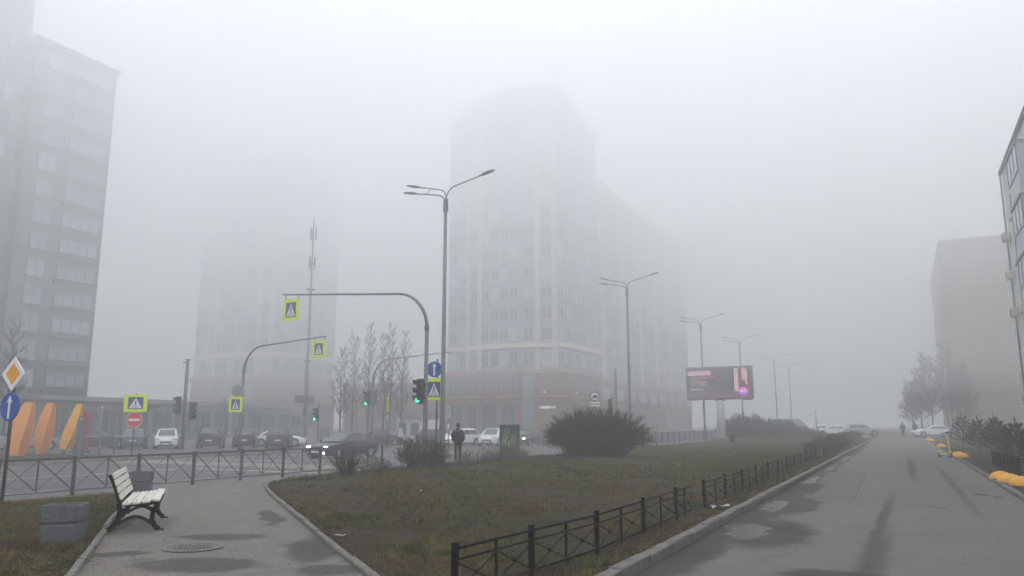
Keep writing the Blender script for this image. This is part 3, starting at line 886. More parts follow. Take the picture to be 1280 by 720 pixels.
# near post at the left border: diamond over blue arrow
sg = thing('sign_post', 'steel post by the railing with a yellow diamond above a blue arrow disc', 'road sign', (-17.5, 10.48, -0.11), radians(2.5))
obj('post', MB().tube([(0.0, 0.05, 0), (0.0, 0.05, 3.15)], 0.038, 10), 'grey_steel', sg, True)
hd = 0.38
o = obj('diamond_board', MB().plate([(0, 2.8 - hd), (hd, 2.8), (0, 2.8 + hd), (-hd, 2.8)], -0.012, 0.01), 'sign_white', sg)
obj('amber_diamond', MB().plate([(0, 2.8 - hd * .63), (hd * .63, 2.8), (0, 2.8 + hd * .63), (-hd * .63, 2.8)], -0.018, -0.0125), 'sign_amber', o)
obj('back_sheet', MB().plate([(0, 2.8 - hd * .97), (hd * .97, 2.8), (0, 2.8 + hd * .97), (-hd * .97, 2.8)], 0.0105, 0.014), 'sign_back', o)
o = round_ring(sg, 2.08, 0.31, 'sign_blue', 'sign_blue')
up_arrow(o, 2.08, 0.31)
m = MB()
for z in (2.7, 2.95, 2.0, 2.2): m.box((0, 0.035, z), (0.12, 0.1, 0.03))
obj('clamp', m, 'galv', sg)

# post behind the first lamp: arrow disc over crossing sign
sg = thing('sign_post', 'post beside the tall near lamp with blue arrow disc over crossing sign', 'road sign', (-18.9, 30.12, -0.17), radians(14))
obj('post', MB().tube([(0.12, 0.05, 0), (0.12, 0.05, 4.7)], 0.04, 10), 'grey_steel', sg, True)
crossing_plate(sg, 0.92, 0.98, 3.32)
o = round_ring(sg, 4.22, 0.36, 'sign_blue', 'sign_blue')
up_arrow(o, 4.22, 0.36)

# crossing sign over no-entry disc, far side of the boulevard
sg = thing('sign_post', 'crossing sign over a red no entry disc on the far verge', 'road sign', (-38.5, 29.97, -0.19), radians(48))
obj('post', MB().tube([(0, 0.05, 0), (0, 0.05, 3.5)], 0.04, 10), 'grey_steel', sg, True)
crossing_plate(sg, 1.18, 0.98, 2.95)
o = round_ring(sg, 2.02, 0.42, 'sign_white', 'sign_red')
obj('white_bar', MB().plate(rect(0, 2.02, 0.56, 0.13), -0.023, -0.0178), 'sign_white', o)

def mast(label, loc, arm_dir, arm_len, height, rise, sign_at, sign_w, sign_h, arm_y=0.0, rb=0.095):
    t = thing('signal_mast', label, 'signal mast', loc, 0, 'curved signal masts over the boulevard')
    R = 1.6
    pts = [(0, 0, 0), (0, 0, 1.2), (0, 0, height - R)]
    rs = [rb * 1.15, rb * 1.1, rb * 0.85]
    for k in range(1, 10):
        a = radians(90) * k / 9
        pts.append((arm_dir * R * (1 - cos(a)), 0, height - R + R * sin(a) + rise * 0.1 * k / 9)); rs.append(rb * (0.85 - 0.03 * k))
    pts.append((arm_dir * arm_len, arm_y, height + rise)); rs.append(rb * 0.36)
    obj('pole', MB().tube(pts[:3], rs[:3], 12), 'mast', t, True)
    obj('arm', MB().tube(pts[2:], rs[2:], 10), 'mast', t, True)
    obj('pole_joint', MB().lathe([(rb * 1.0, height - R - 0.1), (rb * 1.15, height - R - 0.06), (rb * 1.15, height - R + 0.08), (rb * 0.9, height - R + 0.12)], 12), 'mast', t)
    if sign_w:
        f = (sign_at - R) / (arm_len - R)
        zt = height + rise * (0.1 + 0.9 * f)
        x = arm_dir * sign_at; y = arm_y * f
        hold = obj('hanger', MB().box((x - sign_w * 0.42, y, zt - 0.12), (0.03, 0.03, 0.26)).box((x + sign_w * 0.42, y, zt - 0.12), (0.03, 0.03, 0.26)), 'mast', t)
        pl = crossing_plate(t, sign_w, sign_h, 0)
        pl.location = (x, y - 0.04, zt - 0.23 - sign_h / 2)
        pl.name = 'sign_board'
    return t
mast('tall curved mast left of the nearest lamp with an overhead crossing sign', (-18.5, 28.8, -0.17), -1, 8.45, 7.55, 0.52, 7.85, 0.98, 1.06)
mast('curved mast over the parked cars with a narrow overhead crossing sign', (-38.6, 38.0, -0.19), 1, 6.75, 6.8, 0.40, 6.25, 0.98, 1.05)
mast('thin curved mast with a bare arm left of the nearest green signal', (-38.6, 52.2, -0.19), 1, 7.4, 7.0, 0.35, 0, 0, 0)
# sign plate hung on the mid mast's pole
sg = thing('crossing_sign', 'small crossing sign under a grey disc on the far left mast', 'road sign', (-38.9, 37.75, 2.35), radians(14))
crossing_plate(sg, 0.95, 0.98, 0.5)
obj('grey_disc', MB().disc(0.05, 1.4, 0.38, -0.01, 0.015), 'sign_back', sg)
obj('bracket', MB().box((0.25, 0.12, 0.6), (0.05, 0.26, 0.05)).box((0.1, 0.06, 1.0), (0.04, 0.05, 0.8)), 'grey_steel', sg)

# ------------------------------------------------------------------ traffic lights
def traffic_light(label, loc, rz, lit=True, k=1.0):
    t = thing('traffic_light', label, 'traffic light', loc, rz, 'traffic lights at the junction')
    obj('housing', MB().cbox((0, 0, 0.55 * k), (0.36 * k, 0.2 * k, 1.08 * k), 0.03), 'black_plastic', t)
    obj('bracket', MB().box((0.1 * k, 0.16 * k, 0.85 * k), (0.3 * k, 0.1 * k, 0.05)).box((0.1 * k, 0.16 * k, 0.25 * k), (0.3 * k, 0.1 * k, 0.05)), 'black_plastic', t)
    for q in range(3):
        z = (0.2 + q * 0.345) * k
        obj('lens', MB().disc(0, z, 0.135 * k, -0.125 * k, -0.1 * k, 18), 'lens_green' if (lit and q == 0) else 'lens_off', t)
        m = MB(); n = 14
        for i in range(n + 1):
            a = radians(-20) + radians(220) * i / n
            for (rr, y) in ((0.155, -0.1), (0.155, -0.36 if 3 < i < n - 3 else -0.26), (0.143, -0.36 if 3 < i < n - 3 else -0.26), (0.143, -0.1)):
                m.v.append((rr * k * cos(a), y * k, z + rr * k * sin(a)))
        for i in range(n):
            for j in range(3): m.f.append((i * 4 + j, i * 4 + 4 + j, i * 4 + 5 + j, i * 4 + 1 + j))
        obj('visor', m, 'black_plastic', t)
    return t
traffic_light('green traffic light on the tall curved mast beside the nearest lamp', (-18.68, 28.62, 2.45), radians(-26))
traffic_light('small green traffic light on the bare curved mast by the poplars', (-38.95, 51.9, 3.05), radians(-12), True, 1.15)
obj_b = thing('signal_cabinet', 'grey signal backing board on the bare curved mast', 'signal board', (-38.35, 52.0, 3.2), radians(30))
obj('board', MB().cbox((0, 0, 0.55), (0.55, 0.1, 1.2), 0.02), 'mast', obj_b)
obj('bracket', MB().box((-0.1, 0.1, 0.55), (0.2, 0.12, 0.06)), 'mast', obj_b)
pp_ = thing('utility_pole', 'plain grey pole among the parked cars on the left', 'pole', (-50, 43.3, -0.36))
obj('pole', MB().tube([(0, 0, 0), (0, 0, 6.9)], [0.16, 0.12], 10), 'mast', pp_, True)
obj('cap', MB().box((-0.2, 0, 6.75), (0.5, 0.12, 0.1)).box((0, 0, 6.95), (0.3, 0.3, 0.08)), 'mast', pp_)
traffic_light('dark unlit signal on the left side of the plain pole', (-50.35, 43.0, 2.35), radians(-75), False, 1.25)
traffic_light('dark unlit signal on the right side of the plain pole', (-49.2, 43.4, 1.9), radians(75), False, 1.25)
sp_ = thing('signal_post', 'short post holding the small green signal near the cell mast', 'post', (-42.6, 50.3, -0.34))
obj('post', MB().tube([(0, 0, 0), (0, 0, 3.7)], 0.05, 8), 'mast', sp_, True)
traffic_light('tiny green signal on the short post near the cell mast', (-42.7, 50.1, 1.85), radians(-10), True, 0.95)
hp = thing('signal_post', 'short post between the curved left mast and the dark signals', 'post', (-47.2, 44.6, -0.34))
obj('post', MB().tube([(0, 0, 0), (0, 0, 3.9)], 0.06, 8), 'mast', hp, True)
obj('cap', MB().lathe([(0.06, 3.9), (0.08, 3.92), (0.02, 4.0)], 8), 'mast', hp)
pl2 = thing('utility_pole', 'slim grey pole just above the right half of the big bush', 'pole', (-23.4, 68.7, -0.36))
obj('pole', MB().tube([(0, 0, 0), (0, 0, 6.9)], [0.13, 0.1], 10), 'mast', pl2, True)
obj('cap', MB().lathe([(0.1, 6.9), (0.12, 6.93), (0.03, 7.0)], 10), 'mast', pl2)
# signal with a lit plate seen from behind
sb = thing('traffic_light', 'dark signal with a bright white plate above the big bush', 'traffic light', (-20.6, 58.7, -0.2), radians(-60), 'traffic lights at the junction')
obj('post', MB().tube([(0.2, 0.2, 0), (0.2, 0.2, 3.9)], 0.05, 8), 'mast', sb)
obj('housing', MB().cbox((0, 0.1, 3.2), (0.34, 0.24, 1.1), 0.03), 'black_plastic', sb)
obj('white_plate', MB().box((-0.45, 0.08, 3.55), (0.4, 0.03, 0.28)), 'shop_light', sb)
for q in range(3): obj('lens', MB().disc(0, 2.85 + q * 0.35, 0.13, -0.06, -0.02, 16), 'lens_off', sb)
# round restriction sign with an arrow plate
rs_ = thing('sign_post', 'round white restriction sign with arrow plate above the big bush', 'road sign', (-21.0, 56.6, -0.2), radians(22))
obj('post', MB().tube([(0, 0.05, 0), (0, 0.05, 4.3)], 0.04, 8), 'grey_steel', rs_, True)
MT['sign_dull'] = pmat('faded_red', (0.16, 0.045, 0.05), 0.6, 0.1, 4)
o = obj('round_board', MB().disc(0, 3.9, 0.36, -0.012, 0.012), 'sign_dull', rs_)
obj('white_field', MB().disc(0, 3.9, 0.285, -0.017, -0.0125), 'sign_white', o)
m = MB()
m.plate([(-0.2, 3.78), (0.2, 3.78), (0.2, 3.86), (0.16, 3.98), (0.03, 4.05), (-0.08, 3.96), (-0.2, 3.88)], -0.022, -0.0178)
m.disc(-0.11, 3.77, 0.05, -0.024, -0.0225, 10); m.disc(0.1, 3.77, 0.05, -0.024, -0.0225, 10)
obj('black_symbol', m, 'sign_black', o)
o = obj('arrow_board', MB().plate(rect(0, 3.3, 0.72, 0.34), -0.012, 0.012), 'sign_white', rs_)
m = MB()
m.plate(rect(0, 3.3, 0.42, 0.05), -0.018, -0.0125)
m.plate([(-0.32, 3.3), (-0.2, 3.21), (-0.2, 3.39)], -0.018, -0.0125)
m.plate([(0.32, 3.3), (0.2, 3.39), (0.2, 3.21)], -0.018, -0.0125)
obj('double_arrow', m, 'sign_black', o)
# two crossing signs seen almost edge-on
for (x, y, lab, zc) in ((-38.7, 54.4, 'narrow edge-on crossing sign just right of the bare curved mast', 3.6), (-33.2, 55.2, 'edge-on crossing sign peeping out behind the nearest lamp', 2.9)):
    e = thing('sign_post', lab, 'road sign', (x, y, -0.34), radians(-72 + 26))
    obj('post', MB().tube([(0, 0.05, 0), (0, 0.05, zc + 0.4)], 0.04, 8), 'grey_steel', e, True)
    crossing_plate(e, 0.85, 1.2 if zc > 3 else 0.9, zc)
    obj('lower_plate', MB().plate(rect(0, zc - 1.15, 0.5, 0.36), -0.012, 0.01), 'sign_white', e)

# ------------------------------------------------------------------ cell mast
cm = thing('cell_mast', 'slender telecom mast with equipment boxes in front of the pale tower', 'mast', (-51.1, 58.4, -0.36))
obj('pole', MB().tube([(0, 0, 0), (0, 0, 8), (0, 0, 8.02), (0, 0, 15), (0, 0, 15.02), (0, 0, 22.3)], [0.2, 0.17, 0.13, 0.11, 0.08, 0.05], 10), 'galv', cm, True)
for z, rr in ((8.0, 0.3), (15.0, 0.45)):
    obj('flange', MB().lathe([(0.1, z - 0.06), (rr, z - 0.05), (rr, z + 0.05), (0.1, z + 0.06)], 12), 'mast', cm)
for k in range(3):
    a = 2 * pi * k / 3 + 0.3
    for z in (20.6, 17.6):
        obj('antenna', MB().cbox((0.28 * cos(a), 0.28 * sin(a), z), (0.11, 0.17, 1.3), 0.03, a), 'galv', cm)
    obj('antenna_bracket', MB().box((0.14 * cos(a), 0.14 * sin(a), 17.6), (0.3, 0.05, 0.06), a), 'mast', cm)
m = MB()
for q in range(40): m.box((0.2, -0.05, 1 + q * 0.5), (0.22, 0.03, 0.03))
obj('ladder_rungs', m, 'mast', cm)
for (x, z, w, h) in ((-0.55, 4.3, 0.75, 0.75), (0.85, 4.2, 0.6, 0.8), (-0.85, 2.3, 0.7, 0.9), (0.75, 2.35, 0.6, 0.9), (0.15, 2.0, 0.5, 0.8)):
    obj('equipment_box', MB().cbox((x, -0.3, z), (w, 0.4, h), 0.03), 'galv', cm)
c_ = thing('equipment_cabinet', 'light grey utility cabinet at the foot of the telecom mast, left one', 'cabinet', (-50.7, 57.4, -0.36), 0.5)
obj('body', MB().cbox((0, 0, 0.85), (0.9, 0.6, 1.7), 0.03), 'galv', c_)
obj('door', MB().cbox((0, -0.31, 0.85), (0.8, 0.03, 1.5), 0.01), 'galv', c_)
c2 = dup(c_, (-48.9, 58.6, -0.36), 0.5, 'light grey utility cabinet right of the telecom mast base', None)

# ------------------------------------------------------------------ billboard
bb = thing('billboard', 'large lit advertising screen on a single pale post above the lawn', 'billboard', (-16.5, 81.1, 0.0), radians(-2))
obj('post', MB().tube([(0, 0.1, 0), (0, 0.1, 4.0)], [0.42, 0.38], 16), 'bb_pole', bb, True)
obj('base', MB().cbox((0, 0.1, 0.05), (1.6, 1.6, 0.3), 0.03), 'kerb', bb)
obj('cabinet', MB().cbox((0, 0.05, 5.75), (6.75, 0.5, 3.35), 0.05), 'bb_frame', bb)
obj('bracket', MB().box((0, 0.1, 4.02), (1.0, 0.36, 0.18)).box((-2.7, 0.02, 4.05), (0.9, 0.3, 0.1)).box((2.75, 0.02, 4.05), (0.9, 0.3, 0.1)), 'bb_frame', bb)
m, n, l, b = nmat('billboard_screen')
tc = n.new("ShaderNodeTexCoord"); sx = n.new("ShaderNodeSeparateXYZ"); l.new(tc.outputs['Generated'], sx.inputs[0])
base = ramp(n, l, sx.outputs['X'], [(0.0, (0.11, 0.095, 0.11)), (0.55, (0.10, 0.10, 0.115)), (0.76, (0.085, 0.085, 0.1)), (0.80, (0.16, 0.09, 0.11))])
vv = ramp(n, l, sx.outputs['Z'], [(0.0, (0.20, 0.06, 0.08)), (0.25, (0.05, 0.03, 0.04)), (0.7, (0.0, 0.0, 0.0)), (0.9, (0.03, 0.02, 0.02))])
c = mixc(n, l, 1.0, base, vv, 'ADD')
l.new(c, b.inputs['Emission Color']); b.inputs['Emission Strength'].default_value = 0.16
b.inputs['Base Color'].default_value = (0.03, 0.03, 0.03, 1); b.inputs['Roughness'].default_value = 0.4
m.cycles.emission_sampling = 'NONE'
scr = obj('screen', MB().plate(rect(0, 5.75, 6.45, 3.05), -0.23, -0.205), m, bb)
MT['e_pink'] = emat('screen_pink', (0.85, 0.42, 0.45), 0.165)
MT['e_lilac'] = emat('screen_lilac', (0.55, 0.42, 0.65), 0.180)
MT['e_orange'] = emat('screen_orange', (0.9, 0.36, 0.25), 0.150)
MT['e_white'] = emat('screen_white', (0.85, 0.8, 0.85), 0.240)
MT['e_mag'] = emat('screen_magenta', (0.8, 0.05, 0.55), 0.240)
MT['e_vio'] = emat('screen_violet', (0.35, 0.12, 0.75), 0.210)
MT['e_rose'] = emat('screen_rose', (0.62, 0.36, 0.42), 0.225)
MT['e_dark'] = emat('screen_dark', (0.12, 0.09, 0.11), 0.150)
def pill(cx, cz, w, h, y0, y1, mat, nm):
    p = []
    for k in range(9): a = -pi / 2 + pi * k / 8; p.append((cx + w / 2 - h / 2 + h / 2 * cos(a), cz + h / 2 * sin(a)))
    for k in range(9): a = pi / 2 + pi * k / 8; p.append((cx - w / 2 + h / 2 + h / 2 * cos(a), cz + h / 2 * sin(a)))
    return obj(nm, MB().plate(p, y0, y1), mat, scr)
pill(-1.95, 6.78, 2.5, 0.5, -0.236, -0.231, 'e_pink', 'headline_pill')
pill(-2.15, 6.78, 1.7, 0.24, -0.241, -0.237, 'e_lilac', 'headline_bar')
pill(-1.35, 6.36, 2.6, 0.07, -0.236, -0.231, 'e_orange', 'orange_line')
# copy lines: illegible in the photograph, so only strokes of the same rhythm
r = random.Random(12)
for (z, x1, h, mt) in ((6.15, -1.75, 0.2, 'e_orange'), (5.85, -1.2, 0.2, 'e_rose'), (5.55, -1.15, 0.2, 'e_rose'), (5.1, -1.7, 0.15, 'e_white')):
    mm = MB(); x = -2.85
    while x < x1:
        w = r.uniform(0.07, 0.13)
        mm.plate(rect(x, z, w * 0.5, h), -0.236, -0.231)
        if r.random() < 0.6: mm.plate(rect(x + 0.06, z + r.choice((-1, 0, 1)) * h * 0.38, 0.09, h * 0.22), -0.2365, -0.2315)
        x += w + 0.06
        if r.random() < 0.16: x += 0.1
    obj('text_line', mm, mt, scr)
pill(-1.1, 4.5, 3.6, 0.16, -0.236, -0.231, 'e_dark', 'footer_bar')
obj('pink_panel', MB().plate(rect(1.78, 6.05, 0.42, 2.3), -0.236, -0.231), 'e_rose', scr)
obj('pink_panel', MB().plate(rect(2.62, 6.35, 0.5, 1.6), -0.236, -0.231), 'e_rose', scr)
obj('figure_silhouette', MB().plate([(2.1, 5.0), (2.45, 5.0), (2.7, 5.5), (2.62, 6.1), (2.35, 5.8), (2.3, 7.1), (2.2, 7.1), (2.15, 5.9)], -0.241, -0.237), 'e_dark', scr)
lg_ = obj('logo_disc', MB().disc(2.45, 4.85, 0.45, -0.246, -0.242), 'e_mag', scr)
obj('logo_shade', MB().plate([(2.45 + 0.42 * cos(a), 4.83 + 0.42 * sin(a)) for a in [pi + pi * k / 14 for k in range(15)]], -0.2495, -0.2465), 'e_vio', scr)
mm = MB()
for (x0, z0, x1, z1) in ((2.18, 5.02, 2.24, 4.74), (2.24, 4.74, 2.3, 4.96), (2.3, 4.96, 2.36, 4.74), (2.36, 4.74, 2.42, 5.02), (2.52, 5.14, 2.52, 4.74)):
    d = Vector((x1 - x0, z1 - z0)).normalized(); nn = Vector((-d.y, d.x)) * 0.028
    mm.plate([(x0 - nn.x, z0 - nn.y), (x0 + nn.x, z0 + nn.y), (x1 + nn.x, z1 + nn.y), (x1 - nn.x, z1 - nn.y)], -0.253, -0.25)
mm.ring([(2.62 + 0.13 * cos(2 * pi * k / 14), 4.86 + 0.13 * sin(2 * pi * k / 14)) for k in range(14)], [(2.62 + 0.075 * cos(2 * pi * k / 14), 4.86 + 0.075 * sin(2 * pi * k / 14)) for k in range(14)], -0.2535, -0.2505)
obj('logo_letters', mm, 'e_white', scr)

# ------------------------------------------------------------------ fences
def bar(p0, p1, w, d=None):
    # flat bar between two points, w across, d thick
    d = d or w
    a, b = Vector(p0), Vector(p1)
    t = (b - a).normalized()
    s1 = t.cross(Vector((1, 0, 0)))
    if s1.length < 0.1: s1 = t.cross(Vector((0, 0, 1)))
    s1.normalize(); s2 = t.cross(s1)
    vs = []
    for p in (a, b):
        for u, v in ((-1, -1), (1, -1), (1, 1), (-1, 1)): vs.append(p + s1 * (u * w / 2) + s2 * (v * d / 2))
    return MB().add(vs, [(3, 2, 1, 0), (4, 5, 6, 7), (0, 1, 5, 4), (1, 2, 6, 5), (2, 3, 7, 6), (3, 0, 4, 7)])

def low_fence(label, pts, h=0.52, group='low iron fences round the lawns', first_post=True, last_post=True, detail=True, xj=0.0):
    """pts: post feet (x, y, z); iron posts, three rails, a middle bar and crossed braces with a knot in each bay"""
    o0 = Vector(pts[0])
    t = thing('low_fence', label, 'fence', tuple(o0), 0, group)
    P = [Vector(p) - o0 for p in pts]
    Z = Vector((0, 0, 1))
    for i, p in enumerate(P):
        if (i == 0 and not first_post) or (i == len(P) - 1 and not last_post): continue
        lean = Vector((random.uniform(-.012, .012), random.uniform(-.012, .012), 0))
        obj('post', bar(p - Z * 0.1, p + Z * h + lean, 0.05), 'iron', t)
    for i in range(len(P) - 1):
        a, b = P[i], P[i + 1]
        mid = (a + b) / 2 + Vector((random.uniform(-.01, .01), 0, random.uniform(-.008, .004)))
        for z, w in ((h - 0.055, 0.024), (h - 0.15, 0.02), (0.07, 0.024)):
            for (p, q) in ((a, mid), (mid, b)) if z == 0.07 and False else ((a, b),):
                obj('rail', bar(p + Z * z, q + Z * z, w, 0.018), 'iron', t)
        obj('middle_bar', bar(mid + Z * 0.0, mid + Z * (h - 0.04), 0.024), 'iron', t)
        if detail:
            for (p, q) in ((a, mid), (mid, b)):
                obj('brace', bar(p + Z * (h - 0.16), q + Z * 0.08, 0.011), 'iron', t)
                obj('brace', bar(p + Z * 0.08 + Vector((0.012, 0, 0)), q + Z * (h - 0.16) + Vector((0.012, 0, 0)), 0.011), 'iron', t)
                c = (p + q) / 2 + Z * (h / 2 - 0.04)
                obj('knot', MB().cbox((c.x, c.y, c.z), (0.045, 0.05, 0.05), 0.014), 'iron', t)
    return t
FX = -3.4
low_fence('nearest run of low black iron fence beside the drive kerb, crossed braces', [(FX - 0.22, 6.15, .05), (FX - 0.12, 7.55, .05), (FX, 9.15, .05), (FX, 11.05, .05), (FX - 0.03, 13.0, .05), (FX - 0.05, 14.15, .04)], last_post=False)
low_fence('second run of low black iron fence after the narrow gap, beside the drive', [(FX - 0.02, 15.0 + q * 1.95, .05) for q in range(12)])
low_fence('third run of low black iron fence, farther along the drive', [(FX + 0.1, 38.6 + q * 1.95, .05) for q in range(12)], detail=False)
low_fence('low black fence on the right verge before the young pines', [(2.95, 27.3 + q * 0.92, .03) for q in range(9)], h=0.6, detail=False)
low_fence('low black fence section turning away at the right border', [(2.95, 27.2, .03), (4.1, 27.0, .03), (5.6, 26.7, .03)], h=0.62, detail=False, first_post=True)
# railing along the boulevard
def railing(label, x, ys, h=0.95):
    t = thing('road_railing', label, 'railing', (x, ys[0], gz(x)), 0, 'grey railings along the boulevard')
    y0 = ys[0]
    for y in ys:
        obj('post', MB().box((0, y - y0, h / 2), (0.07, 0.07, h + 0.04)), 'grey_steel', t)
    for a, b in zip(ys, ys[1:]):
        ya, yb = a - y0, b - y0; ym = (ya + yb) / 2
        obj('top_rail', MB().box((0, ym, h - 0.03), (0.045, yb - ya - 0.072, 0.045)), 'grey_steel', t)
        obj('bottom_rail', MB().box((0, ym, 0.13), (0.03, yb - ya - 0.072, 0.03)), 'grey_steel', t)
        obj('middle_bar', MB().box((0, ym, (h + 0.1) / 2), (0.028, 0.028, h - 0.2)), 'grey_steel', t)
        for (p, q) in ((ya + .035, ym), (ym, yb - .035)):
            obj('brace', bar((0.02, p, h - 0.06), (0.02, q, 0.15), 0.022, 0.014), 'grey_steel', t)
            obj('brace', bar((-0.02, p, 0.15), (-0.02, q, h - 0.06), 0.012, 0.012), 'grey_steel', t)
    return t
railing('grey steel railing with crossed braces along the boulevard kerb, behind the bench', -18.78, [7.4 + q * 1.87 for q in range(11)])
# far railing with upright bars
fr = thing('bar_railing', 'far grey railing of upright bars beyond the big bush', 'railing', (-19.0, 60, -0.17))
for q in range(17): obj('post', MB().box((0, q * 2.0, 0.55), (0.08, 0.08, 1.14)), 'grey_steel', fr)
for q in range(16):
    for z in (0.16, 1.02): obj('rail', MB().box((0, q * 2 + 1, z), (0.045, 1.9, 0.05)), 'grey_steel', fr)
br = mesh_of('bar', MB().box((0, 0, 0.59), (0.025, 0.025, 0.86)), 'grey_steel')
for q in range(16):
    for k in range(1, 8): obj('bar', br, None, fr, loc=(0, q * 2 + k * 0.25, 0))

# ------------------------------------------------------------------ bench and planters
bx, by = -10.06, 7.95
be = thing('park_bench', 'white slatted park bench on black iron legs beside the footpath', 'bench', (-10.02, 7.95, 0.065), atan2(1.5, -1.66))
# local frame: X along the bench (away from the camera), Y backwards (away from the path), Z up
BL = 1.95
def frame_side(x):
    m = MB()
    def seg(pts, w=0.05, dth=0.055):
        pts = [Vector((x, p[0], p[1])) for p in pts]
        for a, b in zip(pts, pts[1:]):
            t_ = (b - a).normalized(); nn = Vector((0, -t_.z, t_.y)) * w / 2
            vs = []
            for sx in (-dth / 2, dth / 2):
                vs += [a + nn + Vector((sx, 0, 0)), a - nn + Vector((sx, 0, 0)), b - nn + Vector((sx, 0, 0)), b + nn + Vector((sx, 0, 0))]
            m.add(vs, [(0, 1, 2, 3), (7, 6, 5, 4), (0, 4, 5, 1), (1, 5, 6, 2), (2, 6, 7, 3), (3, 7, 4, 0)])
    front, back = -0.24, 0.24
    seg([(front - 0.08, 0.015), (front - 0.02, 0.05), (front + 0.03, 0.14), (front + 0.02, 0.26), (front - 0.03, 0.38)], 0.065)     # front leg
    seg([(back + 0.14, 0.015), (back + 0.08, 0.05), (back + 0.0, 0.15), (back - 0.02, 0.28), (back + 0.0, 0.40)], 0.07)      # rear leg
    seg([(front + 0.03, 0.10)] + [(front + 0.03 + 0.45 * k / 8, 0.10 + 0.10 * sin(pi * k / 8)) for k in range(1, 8)] + [(back, 0.10)], 0.045)   # arched tie
    seg([(front - 0.05, 0.40), (front + 0.15, 0.375), (back - 0.1, 0.37), (back + 0.01, 0.40)], 0.05)     # seat bearer
    seg([(back - 0.01, 0.38), (back + 0.04, 0.55), (back + 0.11, 0.72), (back + 0.155, 0.80)], 0.045)     # back post
    seg([(front + 0.02, 0.27), (front + 0.12, 0.33), (front + 0.2, 0.37)], 0.03)
    seg([(back - 0.02, 0.27), (back - 0.1, 0.33), (back - 0.18, 0.37)], 0.03)
    m.box((x, front - 0.08, 0.008), (0.075, 0.12, 0.016)); m.box((x, back + 0.15, 0.008), (0.075, 0.12, 0.016))
    return m
for x in (0.18, BL - 0.18): obj('leg_frame', frame_side(x), 'iron', be)
for q in range(4):
    o = obj('seat_slat', MB().cbox((BL / 2 + random.uniform(-.01, .01), 0, 0), (BL, 0.112, 0.038), 0.008), 'slat', be, loc=(0, -0.25 + q * 0.128, 0.428 - 0.010 * q + (0.012 if q == 0 else 0)))
    o.rotation_euler = (radians(-4) if q else radians(6), 0, 0)
for q in range(4):
    yy = 0.235 + 0.012 + q * 0.036 + 0.0; zz = 0.50 + q * 0.098
    o = obj('back_slat', MB().cbox((BL / 2 + random.uniform(-.01, .01), 0, 0), (BL, 0.03, 0.086), 0.008), 'slat', be, loc=(0, 0.218 + q * 0.036, zz))
    o.rotation_euler = (radians(-20), 0, 0)
m = MB()
for x in (0.18, BL - 0.18):
    for q in range(4): m.lathe([(0.012, 0), (0.012, 0.006)], 8, (x, -0.25 + q * 0.128, 0.448 - 0.01 * q))
obj('bolt', m, 'iron', be)

def planter(label, loc, rz):
    t = thing('concrete_planter', label, 'planter', loc, rz, 'square concrete planters')
    m = MB()
    def sq(w, z, c=0.035): return [(sx * (w / 2 - (0 if k else c)), sy * (w / 2 - (c if k else 0)), z) for (sx, sy, k) in ((-1, -1, 0), (1, -1, 0), (1, -1, 1), (1, 1, 1), (1, 1, 0), (-1, 1, 0), (-1, 1, 1), (-1, -1, 1))]
    prof = [(0.50, 0.0), (0.53, 0.02), (0.565, 0.235), (0.55, 0.25), (0.52, 0.256), (0.52, 0.276), (0.555, 0.282), (0.58, 0.30), (0.59, 0.48), (0.58, 0.50), (0.50, 0.50), (0.47, 0.43)]
    for w, z in prof: m.v += sq(w, z)
    for i in range(len(prof) - 1):
        for k in range(8): m.f.append((i * 8 + k, i * 8 + (k + 1) % 8, i * 8 + 8 + (k + 1) % 8, i * 8 + 8 + k))
    m.f.append(tuple(range(7, -1, -1)))
    obj('bowl', m, 'concrete', t)
    s = MB()
    for i in range(7):
        for j in range(7): s.v.append((-0.235 + i * 0.47 / 6, -0.235 + j * 0.47 / 6, 0.445 + random.uniform(0, 0.035)))
    for i in range(6):
        for j in range(6): a = i * 7 + j; s.f.append((a, a + 7, a + 8, a + 1))
    obj('soil', s, 'soil', t)
    t.scale = (0.8, 0.8, 1.0)
    return t
planter('grey grooved concrete planter on the grass in front of the bench', (-10.06, 6.90, 0.05), radians(37))
planter('grey grooved concrete planter behind the bench', (-15.85, 12.65, 0.02), radians(40))

